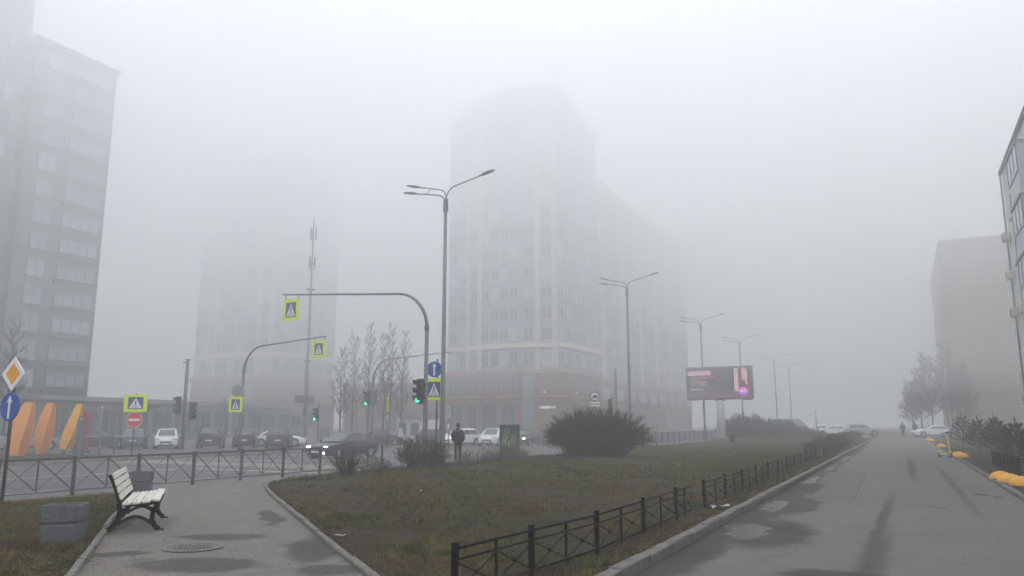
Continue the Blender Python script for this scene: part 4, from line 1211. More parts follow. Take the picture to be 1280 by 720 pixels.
# ------------------------------------------------------------------ cars
MT['p_black'] = pmat('paint_black', (0.014, 0.015, 0.018), 0.22, 0.1, 1)
MT['p_dark'] = pmat('paint_graphite', (0.035, 0.037, 0.042), 0.25, 0.1, 1)
MT['p_white'] = pmat('paint_white', (0.68, 0.69, 0.70), 0.25, 0.04, 1)
MT['p_blue'] = pmat('paint_steel_blue', (0.09, 0.12, 0.17), 0.25, 0.08, 1)
MT['p_silver'] = pmat('paint_silver', (0.33, 0.34, 0.35), 0.3, 0.05, 1, metallic=0.5)
MT['p_navy'] = pmat('paint_navy', (0.022, 0.026, 0.042), 0.10, 0.08, 1)
MT['trim'] = pmat('car_trim', (0.012, 0.012, 0.013), 0.6, 0.1, 4)
KIND = {
 # length, width, height, belt, wheel radius, lower outline (x, top), greenhouse x: rear base, roof rear, roof front, cowl
 'sedan': dict(L=4.7, W=1.84, H=1.44, belt=0.95, wr=0.33, low=[(-2.35, .62), (-2.3, .98), (-1.75, 1.02), (-0.9, .97), (0.9, .94), (1.5, .88), (2.1, .74), (2.32, .6)], gh=(-1.85, -0.95, 0.1, 1.05)),
 'suv':   dict(L=4.6, W=1.9, H=1.68, belt=1.08, wr=0.37, low=[(-2.3, .75), (-2.26, 1.08), (-1.9, 1.12), (-0.9, 1.1), (0.8, 1.07), (1.4, 1.03), (2.05, .92), (2.28, .72)], gh=(-2.22, -1.75, 0.2, 1.0)),
 'hatch': dict(L=4.2, W=1.8, H=1.58, belt=1.02, wr=0.34, low=[(-2.1, .72), (-2.07, 1.02), (-1.75, 1.08), (-0.9, 1.04), (0.8, 1.0), (1.3, .96), (1.9, .84), (2.08, .66)], gh=(-2.02, -1.5, 0.15, 1.0)),
 'van':   dict(L=5.2, W=2.0, H=2.15, belt=1.25, wr=0.36, low=[(-2.6, .8), (-2.58, 1.25), (-2.0, 1.27), (-0.9, 1.26), (0.9, 1.25), (1.7, 1.2), (2.4, 1.0), (2.58, .75)], gh=(-2.57, -2.45, 0.9, 1.85)),
}
def car(name, label, kind, paint, loc, heading, lights=False, cat='car', group='cars on and beside the boulevard', low=None):
    """heading: direction of travel measured from +X"""
    K = KIND[kind]
    t = thing(name, label, cat, loc, heading, group)
    hw = K['W'] / 2
    m = MB(); n = 10
    zb = 0.2
    xs_ = K['low']
    # subdivide stations
    st = []
    for (a, za), (b, zb_) in zip(xs_, xs_[1:]):
        for q in range(3): st.append((a + (b - a) * q / 3, za + (zb_ - za) * q / 3))
    st.append(xs_[-1])
    Lh = K['L'] / 2
    for (x, zt) in st:
        e = abs(x) / Lh
        w = hw * (1 - 0.17 * max(0, (e - 0.72) / 0.28) ** 2)
        zlow = zb + 0.1 * max(0, (e - 0.85) / 0.15)
        m.v += [(x, -w * 0.9, zlow), (x, -w, zlow + 0.14), (x, -w * 1.0, zlow + (zt - zlow) * 0.62), (x, -w * 0.965, zt - 0.05), (x, -w * 0.86, zt), (x, w * 0.86, zt), (x, w * 0.965, zt - 0.05), (x, w * 1.0, zlow + (zt - zlow) * 0.62), (x, w, zlow + 0.14), (x, w * 0.9, zlow)]
    for i in range(len(st) - 1):
        for k in range(n): m.f.append((i * n + k, i * n + n + k, i * n + n + (k + 1) % n, i * n + (k + 1) % n))
    m.f.append(tuple(range(n))); m.f.append(tuple(range(len(st) * n - 1, (len(st) - 1) * n - 1, -1)))
    # greenhouse
    xd, xc, xb, xa = K['gh']; H = K['H']; belt = K['belt'] - 0.03
    w1, w2 = hw * 0.93, hw * 0.76
    sts = [(xd, belt, w1 * 0.94), (xc, H - 0.05, w2 * 0.96), ((xc + xb) / 2, H, w2), (xb, H - 0.04, w2 * 0.97), (xa, belt, w1 * 0.95)]
    g_ = MB()
    for (x, z, w) in sts:
        wb = w1 * (0.95 if x in (xd, xa) else 1.0)
        if z == belt:
            g_.v += [(x, -wb, belt), (x, -wb * 0.98, belt + 0.012), (x, -wb * 0.8, belt + 0.022), (x, wb * 0.8, belt + 0.022), (x, wb * 0.98, belt + 0.012), (x, wb, belt)]
        else:
            g_.v += [(x, -wb, belt), (x, -w - 0.02, z - 0.09), (x, -w * 0.86, z), (x, w * 0.86, z), (x, w + 0.02, z - 0.09), (x, wb, belt)]
    for i in range(len(sts) - 1):
        for k in range(6): g_.f.append((i * 6 + k, i * 6 + 6 + k, i * 6 + 6 + (k + 1) % 6, i * 6 + (k + 1) % 6))
    m.add(g_.v, g_.f)
    obj('body', m, paint, t, True).data.polygons.foreach_set('use_smooth', [False] * 0) if False else None
    bo = t.children[0] if t.children else obj('body', m, paint, t)
    # panes: lie a hand's breadth inside the pillars, 8 mm proud of the shell
    def face_pane(nm, i0, i1, top_in, bot_in):
        # windscreen / rear window between stations
        (x0, z0, _), (x1, z1, w_) = sts[i0], sts[i1]
        zt = z1
        s = 1 if x0 > x1 else -1
        d = Vector((x1 - x0, zt - (belt + 0.02))); nn = Vector((-d.y * -s, 0)) 
        nrm = Vector((d.y * (1 if s > 0 else -1), 0, abs(d.x))).normalized() * 0.014
        def at(u, v):  # u: -1..1, v: 0 bottom .. 1 top
            x = x0 + d.x * v; z = belt + 0.02 + d.y * v
            w = (w1 * 0.95 * 0.8) * (1 - v) + w_ * 0.86 * v
            return Vector((x, u * w, z)) + nrm
        q = [at(-0.97, bot_in), at(0.97, bot_in), at(0.95, 1 - top_in), at(-0.95, 1 - top_in)]
        if s < 0: q = q[::-1]
        mm = MB().add(q + [p - nrm * 0.8 for p in q], [(0, 1, 2, 3), (0, 4, 5, 1), (1, 5, 6, 2), (2, 6, 7, 3), (3, 7, 4, 0)])
        obj(nm, mm, 'glass', t)
    face_pane('windscreen', 4, 3, 0.06, 0.05)
    face_pane('rear_window', 0, 1, 0.08, 0.22 if kind != 'sedan' else 0.1)
    H9 = H - 0.09
    zt_ = H9 - 0.05
    fr_ = 0.86
    def xside(z, front):
        a, b = (xa, xb) if front else (xd, xc)
        f = (z - belt) / (H9 - belt)
        return a + (b - a) * f * 0.98
    xm = (xb + xc) / 2 + 0.12
    for s in (-1, 1):
        for nm, fa, fb in (('side_window', 'F', 'M'), ('side_window', 'M', 'R')):
            zb0 = belt + 0.08
            if fa == 'F': pts = [(xside(zb0, True) - 0.16, zb0), (xm + 0.04, zb0), (xm + 0.04, zt_), (xside(zt_, True) - 0.1, zt_)]
            else: pts = [(xm - 0.04, zb0), (xside(zb0, False) + 0.24, zb0), (xside(zt_, False) + 0.16, zt_), (xm - 0.04, zt_)]
            vs = []
            for (x, z) in pts:
                f = (z - belt) / (H9 - belt)
                y = w1 + (w2 + 0.02 - w1) * f
                vs.append(Vector((x, s * (y + 0.014), z)))
            vs2 = [v - Vector((0, s * 0.012, 0)) for v in vs]
            fs = [(0, 1, 2, 3) if s > 0 else (3, 2, 1, 0)] + [(i, 4 + i, 4 + (i + 1) % 4, (i + 1) % 4) for i in range(4)]
            obj(nm, MB().add(vs + vs2, fs), 'glass', t)
        # chrome or dark window line
        y = s * (w1 + 0.012)
        obj('window_line', MB().box(((xa + xd) / 2, y, belt + 0.045), ((xa - xd) * 0.72, 0.02, 0.022)), 'chrome' if kind in ('sedan',) else 'trim', t)
        obj('mirror', MB().cbox((xa - 0.28, s * (hw + 0.07), belt + 0.06), (0.12, 0.2, 0.14), 0.03), paint, t)
        obj('sill', MB().box((0, s * hw * 0.97, 0.26), (K['L'] * 0.5, 0.06, 0.14)), 'trim', t)
        hx = Lh - 0.13
        o = obj('headlight', MB().cbox((hx - 0.02, s * hw * 0.68, K['low'][-2][1] - 0.06), (0.16, 0.24 if lights else 0.40, 0.10 if lights else 0.13), 0.03, -s * 0.28), 'lamp_white' if lights else 'head_off', t)
        obj('tail_light', MB().cbox((-Lh + 0.09, s * hw * 0.72, K['belt'] - 0.1), (0.14, 0.3, 0.17), 0.03, s * 0.2), 'tail_red', t)
        wx = Lh * 0.6
        for xx in (wx, -wx):
            r_ = K['wr']
            a = MB().lathe([(r_ + 0.06, -0.02), (r_ + 0.06, 0.012), (r_ - 0.1, 0.014)], 18)
            ar = obj('wheel_arch', a, 'trim', t, loc=(xx, s * (hw - 0.004), r_ + 0.01)); ar.rotation_euler = (radians(-90 * s), 0, 0)
            w = obj('wheel', MB().lathe([(r_ * 0.6, -0.1), (r_ * 0.96, -0.1), (r_, -0.07), (r_, 0.07), (r_ * 0.95, 0.1), (r_ * 0.6, 0.1)], 18), 'tyre', t, loc=(xx, s * (hw - 0.075), r_))
            w.rotation_euler = (radians(-90 * s), 0, 0)
            rm = MB().lathe([(r_ * 0.62, 0), (r_ * 0.62, 0.012), (r_ * 0.55, 0.006), (r_ * 0.2, 0.004), (r_ * 0.12, 0.02)], 16)
            obj('rim', rm, 'rim', w, loc=(0, 0, 0.096))
    obj('grille', MB().cbox((Lh - 0.045, 0, 0.5), (0.09, hw * 0.9, 0.2), 0.02), 'trim', t)
    obj('bumper_intake', MB().cbox((Lh - 0.05, 0, 0.3), (0.1, hw * 1.3, 0.12), 0.02), 'trim', t)
    obj('number_plate', MB().box((Lh + 0.012, 0, 0.42), (0.02, 0.52, 0.11)), 'plate', t)
    obj('number_plate', MB().box((-Lh + 0.015, 0, 0.66 if kind != 'sedan' else 0.7), (0.06, 0.52, 0.11)), 'plate', t)
    obj('rear_bumper', MB().cbox((-Lh + 0.05, 0, 0.42), (0.12, hw * 1.62, 0.2), 0.03), 'trim' if kind in ('suv', 'hatch') else paint, t)
    return t
RZ = -0.352
car('sedan', 'dark navy sedan with lit headlights driving past behind the low weeds', 'sedan', 'p_navy', (-29.4, 37.0, RZ), radians(-92), True)
fog_l = bpy.data.objects['sedan']
for s in (-1, 1): obj('fog_lamp', MB().disc(0, 0, 0.07, -0.02, 0.02, 12), 'lamp_white' if s > 0 else 'head_off', fog_l, loc=(2.33, s * 0.62, 0.36), rz=radians(90))
def toward(x, y): return atan2(-y, -x)
car('crossover', 'white crossover with lit headlight behind the waiting man', 'hatch', 'p_white', (-35.5, 61.0, RZ), radians(-97), True)
car('sedan', 'white car facing us, partly hidden by the graffiti cabinet', 'hatch', 'p_white', (-33.2, 63.0, RZ), radians(-78))
car('sedan', 'black car with lit headlight just right of the graffiti cabinet', 'sedan', 'p_black', (-31.2, 65.6, RZ), radians(-84), True)
car('hatchback', 'steel blue hatchback seen from behind below the no entry disc', 'hatch', 'p_blue', (-55.9, 43.7, RZ), radians(138))
car('hatchback', 'white hatchback facing us left of the plain pole', 'hatch', 'p_white', (-53.6, 44.9, RZ), radians(-42))
car('suv', 'large dark estate seen from behind right of the plain pole', 'suv', 'p_black', (-51.1, 47.2, RZ), radians(132))
car('hatchback', 'small black hatchback seen from behind at the curved left mast', 'hatch', 'p_black', (-49.3, 49.2, RZ), radians(130))
car('suv', 'tall dark off-roader seen from behind in front of a white sedan', 'suv', 'p_dark', (-46.6, 50.3, RZ), radians(128))
car('sedan', 'white sedan side-on behind the tall dark off-roader', 'sedan', 'p_white', (-49.5, 53.4, RZ), radians(35))
car('sedan', 'dark saloon half hidden behind the red panel at far left', 'sedan', 'p_dark', (-57.2, 41.4, RZ), radians(70))
car('sedan', 'grey saloon behind the middle orange fin', 'sedan', 'p_silver', (-60.2, 37.5, RZ), radians(80))
car('sedan', 'black saloon among the poplars behind the navy sedan', 'sedan', 'p_black', (-41.8, 58.5, RZ), radians(10))
car('hatchback', 'dark grey hatchback parked near the small kiosk', 'hatch', 'p_dark', (-38.5, 62.5, RZ), radians(20))
G2 = 'cars parked at the far end of the lawn'
car('van', 'dark grey van half hidden by a hedge at the end of the lawn', 'van', 'p_dark', (-11.3, 92.6, 0.03), radians(-35), False, 'van', G2)
car('sedan', 'white sedan parked side-on at the far end of the drive', 'sedan', 'p_white', (3.2, 105.3, 0.06), radians(200), False, 'car', G2)
car('sedan', 'pale saloon just right of the van in the mist', 'sedan', 'p_white', (-8.2, 110.5, 0.06), radians(195), False, 'car', G2)
car('hatchback', 'pale hatchback in the mist left of the far walkers', 'hatch', 'p_silver', (-4.6, 110.4, 0.06), radians(10), False, 'car', G2)
car('sedan', 'white saloon farthest left of the drive, nearly lost in mist', 'sedan', 'p_white', (-10.6, 118, 0.06), radians(190), False, 'car', G2)

# ------------------------------------------------------------------ people
def skin(name, nodes, edges, mat, parent, sub=1, root=0):
    me = bpy.data.meshes.new(name)
    me.from_pydata([n_[0] for n_ in nodes], edges, [])
    me.materials.append(MT[mat])
    o = bpy.data.objects.new(name, me); COL.objects.link(o)
    if parent: o.parent = parent
    sk = o.modifiers.new('skin', 'SKIN'); sk.use_smooth_shade = True
    for i, n_ in enumerate(nodes):
        r_ = n_[1]
        me.skin_vertices[0].data[i].radius = r_ if isinstance(r_, tuple) else (r_, r_)
        me.skin_vertices[0].data[i].use_root = (i == root)
    ss = o.modifiers.new('sub', 'SUBSURF'); ss.levels = sub; ss.render_levels = sub
    return o
def person(label, loc, rz, coat='jacket', legs='trousers', stride=0.0, back=True, hunch=0.03):
    """faces -Y in its own frame; one skinned body with clothes over it"""
    t = thing('person', label, 'person', loc, rz)
    s1, s2 = stride, -stride
    hipL, hipR = (0.09, 0, 0.92), (-0.09, 0, 0.92)
    kL, kR = (0.095, -0.06 - s1 * 0.5, 0.50), (-0.095, -0.05 - s2 * 0.5, 0.50)
    aL, aR = (0.10, 0.02 - s1, 0.09), (-0.10, 0.02 - s2, 0.09)
    shL, shR = (0.19, 0.01, 1.42), (-0.19, 0.01, 1.42)
    eL, eR = (0.26, 0.03, 1.15), (-0.26, 0.03, 1.15)
    wL, wR = (0.20, -0.12, 0.95), (-0.20, -0.12, 0.95)
    N = [((0, 0, 0.95), 0.125), (hipL, 0.085), (kL, 0.055), (aL, 0.042), (hipR, 0.085), (kR, 0.055), (aR, 0.042),
         ((0, 0.0, 1.18), 0.10), ((0, 0.02, 1.38), 0.085), ((0, 0.0, 1.51), 0.055), ((0, -hunch, 1.60), 0.075), ((0, -hunch - 0.012, 1.68), 0.088), ((0, -hunch, 1.75), 0.06),
         (shL, 0.042), (eL, 0.04), (wL, 0.03), (shR, 0.042), (eR, 0.04), (wR, 0.03),
         ((0.10, -0.10 - s1, 0.04), 0.035), ((-0.10, -0.10 - s2, 0.04), 0.035)]
    E_ = [(0, 1), (1, 2), (2, 3), (0, 4), (4, 5), (5, 6), (0, 7), (7, 8), (8, 9), (9, 10), (10, 11), (11, 12), (8, 13), (13, 14), (14, 15), (8, 16), (16, 17), (17, 18), (3, 19), (6, 20)]
    # palms, four bent fingers and a thumb on each hand
    for wi, sx in ((15, 1), (18, -1)):
        w = Vector(N[wi][0])
        pi_ = len(N); N.append(((w.x - sx * 0.02, w.y - 0.05, w.z - 0.07), (0.034, 0.022))); E_.append((wi, pi_))
        pv = Vector(N[pi_][0])
        for f in range(4):
            a = pv + Vector((sx * 0.006 - sx * 0.014, -0.024 + f * 0.018, -0.045)); b_ = a + Vector((-sx * 0.016, -0.006, -0.038 + 0.006 * abs(f - 1.5)))
            i0 = len(N); N.append((tuple(a), 0.0095)); N.append((tuple(b_), 0.008)); E_.append((pi_, i0)); E_.append((i0, i0 + 1))
        i0 = len(N); N.append((tuple(pv + Vector((-sx * 0.03, -0.04, -0.015))), 0.0105)); N.append((tuple(pv + Vector((-sx * 0.04, -0.05, -0.055))), 0.009)); E_.append((pi_, i0)); E_.append((i0, i0 + 1))
    body = skin('body', N, E_, 'skin', t)
    # face: nose, eyes, mouth line and ears
    y = -hunch - 0.105
    obj('nose', MB().add([(-0.014, y + 0.02, 1.65), (0.014, y + 0.02, 1.65), (0, y - 0.016, 1.655), (0, y + 0.012, 1.70)], [(0, 1, 2), (0, 2, 3), (1, 3, 2), (0, 3, 1)]), 'skin', body)
    obj('eyes', MB().disc(-0.03, 1.695, 0.009, y + 0.012, y + 0.02, 8).disc(0.03, 1.695, 0.009, y + 0.012, y + 0.02, 8), 'shoe', body)
    obj('mouth', MB().box((0, y + 0.02, 1.625), (0.04, 0.01, 0.007)), 'redcoat', body)
    obj('ears', MB().cbox((0.088, -hunch, 1.68), (0.016, 0.03, 0.05), 0.006).cbox((-0.088, -hunch, 1.68), (0.016, 0.03, 0.05), 0.006), 'skin', body)
    skin('jacket', [((0, 0, 0.80), (0.22, 0.16)), ((0, 0, 1.0), (0.23, 0.17)), ((0, 0.01, 1.2), (0.225, 0.17)), ((0, 0.02, 1.40), (0.17, 0.14)), ((0, 0.015, 1.52), 0.105),
                    ((0.21, 0.01, 1.41), 0.085), ((0.275, 0.03, 1.15), 0.072), ((0.215, -0.10, 0.965), 0.055), ((-0.21, 0.01, 1.41), 0.085), ((-0.275, 0.03, 1.15), 0.072), ((-0.215, -0.10, 0.965), 0.055)],
         [(0, 1), (1, 2), (2, 3), (3, 4), (3, 5), (5, 6), (6, 7), (3, 8), (8, 9), (9, 10)], coat, t, root=2)
    skin('trousers', [((0, 0, 0.93), (0.15, 0.12)), (hipL, 0.1), (kL, 0.08), ((aL[0], aL[1], 0.12), 0.07), (hipR, 0.1), (kR, 0.08), ((aR[0], aR[1], 0.12), 0.07)],
         [(0, 1), (1, 2), (2, 3), (0, 4), (4, 5), (5, 6)], legs, t)
    for sx, a in ((1, aL), (-1, aR)):
        skin('shoe', [((a[0], a[1] + 0.03, 0.06), 0.055), ((a[0], a[1] - 0.06, 0.05), 0.05), ((a[0], a[1] - 0.15, 0.04), 0.04)], [(0, 1), (1, 2)], 'shoe', t)
    skin('knit_cap', [((0, -hunch + 0.05, 1.60), 0.075), ((0, -hunch + 0.03, 1.68), 0.098), ((0, -hunch + 0.012, 1.74), 0.098), ((0, -hunch + 0.01, 1.80), 0.06)], [(0, 1), (1, 2), (2, 3)], 'hair', t)
    skin('hood', [((-0.10, 0.06, 1.53), 0.065), ((0, 0.09, 1.53), 0.085), ((0.10, 0.06, 1.53), 0.065)], [(0, 1), (1, 2)], coat, t)
    return t
person('man in a dark padded jacket and knit cap waiting with his back to us', (-18.1, 30.95, -0.15), radians(180 + 22), hunch=0.02)
person('walker in a reddish brown coat far down the drive', (0.05, 102.9, 0.0), radians(170), 'redcoat', 'trousers', 0.16)
person('dim grey walker farthest down the drive, right of the other', (1.45, 112.5, 0.06), radians(185), 'jacket', 'trousers', 0.12)

# ------------------------------------------------------------------ electric cabinet with graffiti
eb = thing('electric_cabinet', 'grey green electric cabinet scrawled with pale green graffiti', 'cabinet', (-17.9, 35.8, -0.14), radians(22))
obj('plinth', MB().cbox((0, 0, 0.14), (1.06, 0.62, 0.28), 0.02), 'kerb', eb)
obj('body', MB().cbox((0, 0, 0.98), (1.0, 0.58, 1.4), 0.02), 'cab_green', eb)
obj('lid', MB().cbox((0, 0, 1.71), (1.1, 0.68, 0.07), 0.02), 'galv', eb)
for s in (-1, 1):
    d_ = obj('door', MB().cbox((s * 0.235, -0.298, 0.98), (0.45, 0.03, 1.3), 0.008), 'cab_green', eb)
    obj('handle', MB().box((s * 0.05, -0.325, 1.0), (0.03, 0.03, 0.14)), 'iron', d_)
m = MB()
r = random.Random(9)
def scrawl(pts, w=0.025):
    for a, b in zip(pts, pts[1:]):
        d = Vector((b[0] - a[0], b[1] - a[1]))
        if d.length < 1e-4: continue
        nn = Vector((-d.y, d.x)).normalized() * w / 2
        m.plate([(a[0] - nn.x, a[1] - nn.y), (b[0] - nn.x, b[1] - nn.y), (b[0] + nn.x, b[1] + nn.y), (a[0] + nn.x, a[1] + nn.y)], -0.3195 - r.uniform(0, 0.002), -0.3145)
scrawl([(-0.12 + 0.11 * cos(a), 1.42 + 0.11 * sin(a)) for a in [2 * pi * k / 14 for k in range(15)]])
scrawl([(-0.36, 0.62), (-0.28, 1.1), (-0.2, 0.7), (-0.1, 1.22), (-0.02, 0.62), (0.08, 1.12), (0.14, 0.6)])
scrawl([(-0.32, 1.25), (-0.1, 1.05), (-0.3, 0.85), (-0.05, 0.7), (0.05, 0.95)])
scrawl([(0.2, 1.3), (0.18, 0.9), (0.26, 0.62)]); scrawl([(0.3, 1.25), (0.3, 0.75)])
obj('graffiti', m, 'graffiti', eb)

# ------------------------------------------------------------------ curved orange shells, red panel and stele at the far left
def fin(label, loc, rz, left_m, right_m, Lc, Mc, Rc, z0=0.0):
    """upright curved blade of three-cornered section: left edge, front ridge and right edge given as (height, x) tables"""
    t = thing('curved_fin', label, 'sculpture', loc, rz, 'curved orange fins at the far left')
    zs = np.linspace(0, 3.3 - z0, 15)
    L, M_, R = [np.polyval(np.polyfit(*zip(*T), min(3, len(T) - 1)), zs) * 1.0 for T in (Lc, Mc, Rc)]
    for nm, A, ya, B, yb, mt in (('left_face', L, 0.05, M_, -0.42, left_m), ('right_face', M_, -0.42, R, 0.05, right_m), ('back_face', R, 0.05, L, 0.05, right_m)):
        m = MB()
        for k, z in enumerate(zs):
            d = 0.55 + 0.45 * sin(pi * (0.15 + 0.7 * k / 14))
            m.v += [(A[k], ya * d, z + z0), (B[k], yb * d, z + z0)]
        for k in range(14): q = 2 * k; m.f.append((q, q + 1, q + 3, q + 2))
        obj(nm, m, mt, t, True)
    d = 0.55 + 0.45 * sin(pi * 0.85)
    z1 = zs[-1] + z0
    obj('cap', MB().add([(L[-1], .05 * d, z1 + .002), (M_[-1], -.42 * d, z1 + .002), (R[-1], .05 * d, z1 + .002)], [(0, 1, 2)]), left_m, t)
    obj('edge_strip', MB().tube([(R[k] + 0.01, 0.05, zs[k] + z0) for k in range(15)], 0.03, 6), 'amber', t)
    obj('foot', MB().box(((L[0] + R[0]) / 2, -0.05, 0.02 + z0 / 2), (0.5 * (R[0] - L[0]), 0.3, 0.08 + z0)), 'mast', t)
    return t
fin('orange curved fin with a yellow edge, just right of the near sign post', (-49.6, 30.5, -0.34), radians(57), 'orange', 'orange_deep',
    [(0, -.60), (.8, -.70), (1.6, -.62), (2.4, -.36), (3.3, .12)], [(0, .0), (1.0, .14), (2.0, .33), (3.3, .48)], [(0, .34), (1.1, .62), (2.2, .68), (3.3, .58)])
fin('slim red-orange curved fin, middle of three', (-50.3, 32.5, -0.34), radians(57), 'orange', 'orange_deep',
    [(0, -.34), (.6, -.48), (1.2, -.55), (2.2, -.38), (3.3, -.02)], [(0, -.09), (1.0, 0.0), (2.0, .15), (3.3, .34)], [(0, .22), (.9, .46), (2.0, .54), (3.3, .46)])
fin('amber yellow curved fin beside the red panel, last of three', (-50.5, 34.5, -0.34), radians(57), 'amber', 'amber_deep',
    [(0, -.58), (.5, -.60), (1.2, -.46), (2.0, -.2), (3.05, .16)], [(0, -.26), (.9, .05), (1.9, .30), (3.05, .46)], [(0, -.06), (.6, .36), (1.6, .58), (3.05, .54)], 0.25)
rp = thing('red_panel', 'dark red round-topped panel behind the amber fin', 'sign panel', (-51.0, 35.6, -0.34), radians(54))
arch = [(-0.5, 0), (0.5, 0)] + [(0.5 * cos(a), 2.3 + 0.5 * sin(a)) for a in [pi * k / 12 for k in range(13)]]
obj('panel', MB().plate(arch, -0.12, 0.12), 'maroon', rp)
obj('plinth', MB().cbox((0, 0, 0.04), (1.3, 0.5, 0.16), 0.02), 'kerb', rp)
stl = thing('hoop_barrier', 'tall narrow grey hoop in front of the red panel', 'barrier', (-43.2, 30.1, -0.34), radians(54))
hp_ = [(-0.17, 0, 0), (-0.17, 0, 2.2)] + [(-0.17 * cos(a), 0, 2.2 + 0.17 * sin(a)) for a in [pi * k / 8 for k in range(1, 8)]] + [(0.17, 0, 2.2), (0.17, 0, 0)]
obj('hoop', MB().tube(hp_, 0.045, 8), 'galv', stl, True)
obj('infill', MB().box((0, 0, 1.1), (0.27, 0.03, 2.1)), 'mast', stl)
for q, (px_, py_) in enumerate(((-47.5, 33.6), (-46.3, 34.9))):
    hb = thing('hoop_barrier', ('low pale hoop barrier left of the amber fin foot', 'low pale hoop barrier right of the red panel')[q], 'barrier', (px_ - 0.2 * q, py_ + 0.9 * q, -0.34), radians(50), 'low hoop barriers')
    pts = [(-0.75, 0, 0), (-0.75, 0, 0.95)] + [(-0.75 + 0.15 * (1 - cos(a)), 0, 0.95 + 0.15 * sin(a)) for a in [pi / 2 * k / 4 for k in range(1, 5)]] + [(0.6, 0, 1.1)] + [(0.6 + 0.15 * sin(a), 0, 0.95 + 0.15 * cos(a)) for a in [pi / 2 * k / 4 for k in range(1, 5)]] + [(0.75, 0, 0)]
    obj('hoop', MB().tube(pts, 0.045, 8), 'galv', hb, True)
lpst = thing('park_light', 'small post light by the no entry disc', 'lamp', (-47.4, 34.4, -0.34))
obj('post', MB().tube([(0, 0, 0), (0, 0, 3.0)], 0.04, 8), 'mast', lpst, True)
obj('globe', MB().lathe([(0.02, 2.99), (0.045, 3.01), (0.05, 3.05), (0.03, 3.09), (0.01, 3.1)], 10), 'shop_light', lpst, True)

# ------------------------------------------------------------------ yellow domes, scooter
dm = thing('yellow_dome', 'second of three yellow domes on the right verge, the middle one', 'bollard', (2.5, 25.3, 0.03), 0, 'yellow concrete half-sphere bollards')
prof = [(0.30, 0.0), (0.30, 0.03)] + [(0.30 * cos(a), 0.03 + 0.22 * sin(a)) for a in [radians(90) * k / 9 for k in range(1, 9)]] + [(0.02, 0.2498)]
obj('dome', MB().lathe(prof, 26), 'dome', dm, True)
obj('base_ring', MB().lathe([(0.33, -0.02), (0.33, 0.012), (0.30, 0.016)], 26), 'kerb', dm)
for (x, y, lab) in ((2.66, 24.2, 'nearest yellow dome of the three on the right verge'), (2.42, 26.5, 'third and back yellow dome of the near three on the right verge'),
                    (2.42, 42.6, 'yellow dome behind the scooter, right one of a touching pair'), (2.36, 44.4, 'yellow dome behind the scooter, left one of a touching pair'),
                    (2.3, 61.5, 'single yellow dome left of the scooter'), (2.3, 82.5, 'yellow dome under the white sedan, nearer of two'), (2.25, 86, 'farthest yellow dome under the white sedan nose')):
    dup(dm, (x, y, 0.03), random.uniform(0, 6), lab)
sc = thing('kick_scooter', 'yellow electric kick scooter standing at the right edge of the drive', 'scooter', (1.75, 43.6, 0.0), radians(-62))
def wheel_(x):
    w = obj('wheel', MB().lathe([(0.05, -0.03), (0.115, -0.025), (0.12, 0), (0.115, 0.025), (0.05, 0.03)], 16), 'tyre', sc, loc=(x, 0, 0.12)); w.rotation_euler = (radians(90), 0, 0)
    obj('hub', MB().lathe([(0.05, -0.034), (0.05, 0.034)], 10), 'rim', w)
wheel_(0.48); wheel_(-0.48)
obj('deck', MB().cbox((-0.02, 0, 0.16), (0.72, 0.17, 0.07), 0.02), 'scooter', sc)
obj('deck_mat', MB().box((-0.02, 0, 0.199), (0.6, 0.14, 0.008)), 'black_plastic', sc)
obj('neck', MB().tube([(0.32, 0, 0.18), (0.42, 0, 0.25), (0.45, 0, 0.34)], 0.035, 8), 'scooter', sc, True)
obj('stem', MB().tube([(0.47, 0, 0.13), (0.44, 0, 0.34), (0.33, 0, 1.12)], [0.03, 0.036, 0.03], 8), 'scooter', sc, True)
obj('handlebar', MB().tube([(0.32, -0.27, 1.15), (0.33, -0.1, 1.17), (0.33, 0.1, 1.17), (0.32, 0.27, 1.15)], 0.018, 8), 'black_plastic', sc, True)
obj('display', MB().cbox((0.33, 0, 1.2), (0.07, 0.1, 0.04), 0.01), 'black_plastic', sc)
obj('front_mudguard', MB().tube([(0.36, 0, 0.22), (0.45, 0, 0.27), (0.55, 0, 0.24)], 0.04, 8), 'scooter', sc, True)
obj('rear_mudguard', MB().tube([(-0.36, 0, 0.22), (-0.47, 0, 0.27), (-0.58, 0, 0.22)], 0.04, 8), 'scooter', sc, True)
obj('headlight', MB().lathe([(0.03, 0), (0.035, 0.02), (0.02, 0.04)], 10, (0.4, 0, 1.0)), 'head_off', sc)
obj('kickstand', MB().tube([(0.0, 0.07, 0.14), (-0.05, 0.16, 0.01)], 0.012, 6), 'iron', sc)

# kiosk, white board, warning board, litter bin
ks = thing('kiosk', 'small pale kiosk in the mist right of the poplars', 'kiosk', (-47.7, 71.2, -0.36), radians(28))
obj('wall', MB().cbox((0, 0, 1.3), (2.6, 2.2, 2.6), 0.03), 'panel_light', ks)
obj('roof', MB().prism([(-1.6, -1.4), (1.6, -1.4), (1.6, 1.4), (-1.6, 1.4)], 2.6, 2.8), 'tower_grey', ks)
obj('gable', MB().plate([(-1.5, 2.8), (1.5, 2.8), (0, 3.4)], -1.2, 1.2), 'tower_grey', ks)
for x in (-0.65, 0.65): put_window(ks, (-1.3, -1.1), (1.3, -1.1), 0.5 + x / 2.6, 1.45, 0.9, 1.3, 0, 'loggia_frame', 'win_glass', sill=True)
wb_ = thing('notice_board', 'plain pale board behind the foot of the nearest lamp', 'board', (-33.2, 52.9, -0.352), radians(26))
obj('board', MB().cbox((0, 0, 1.9), (0.85, 0.06, 0.75), 0.01), 'panel_light', wb_)
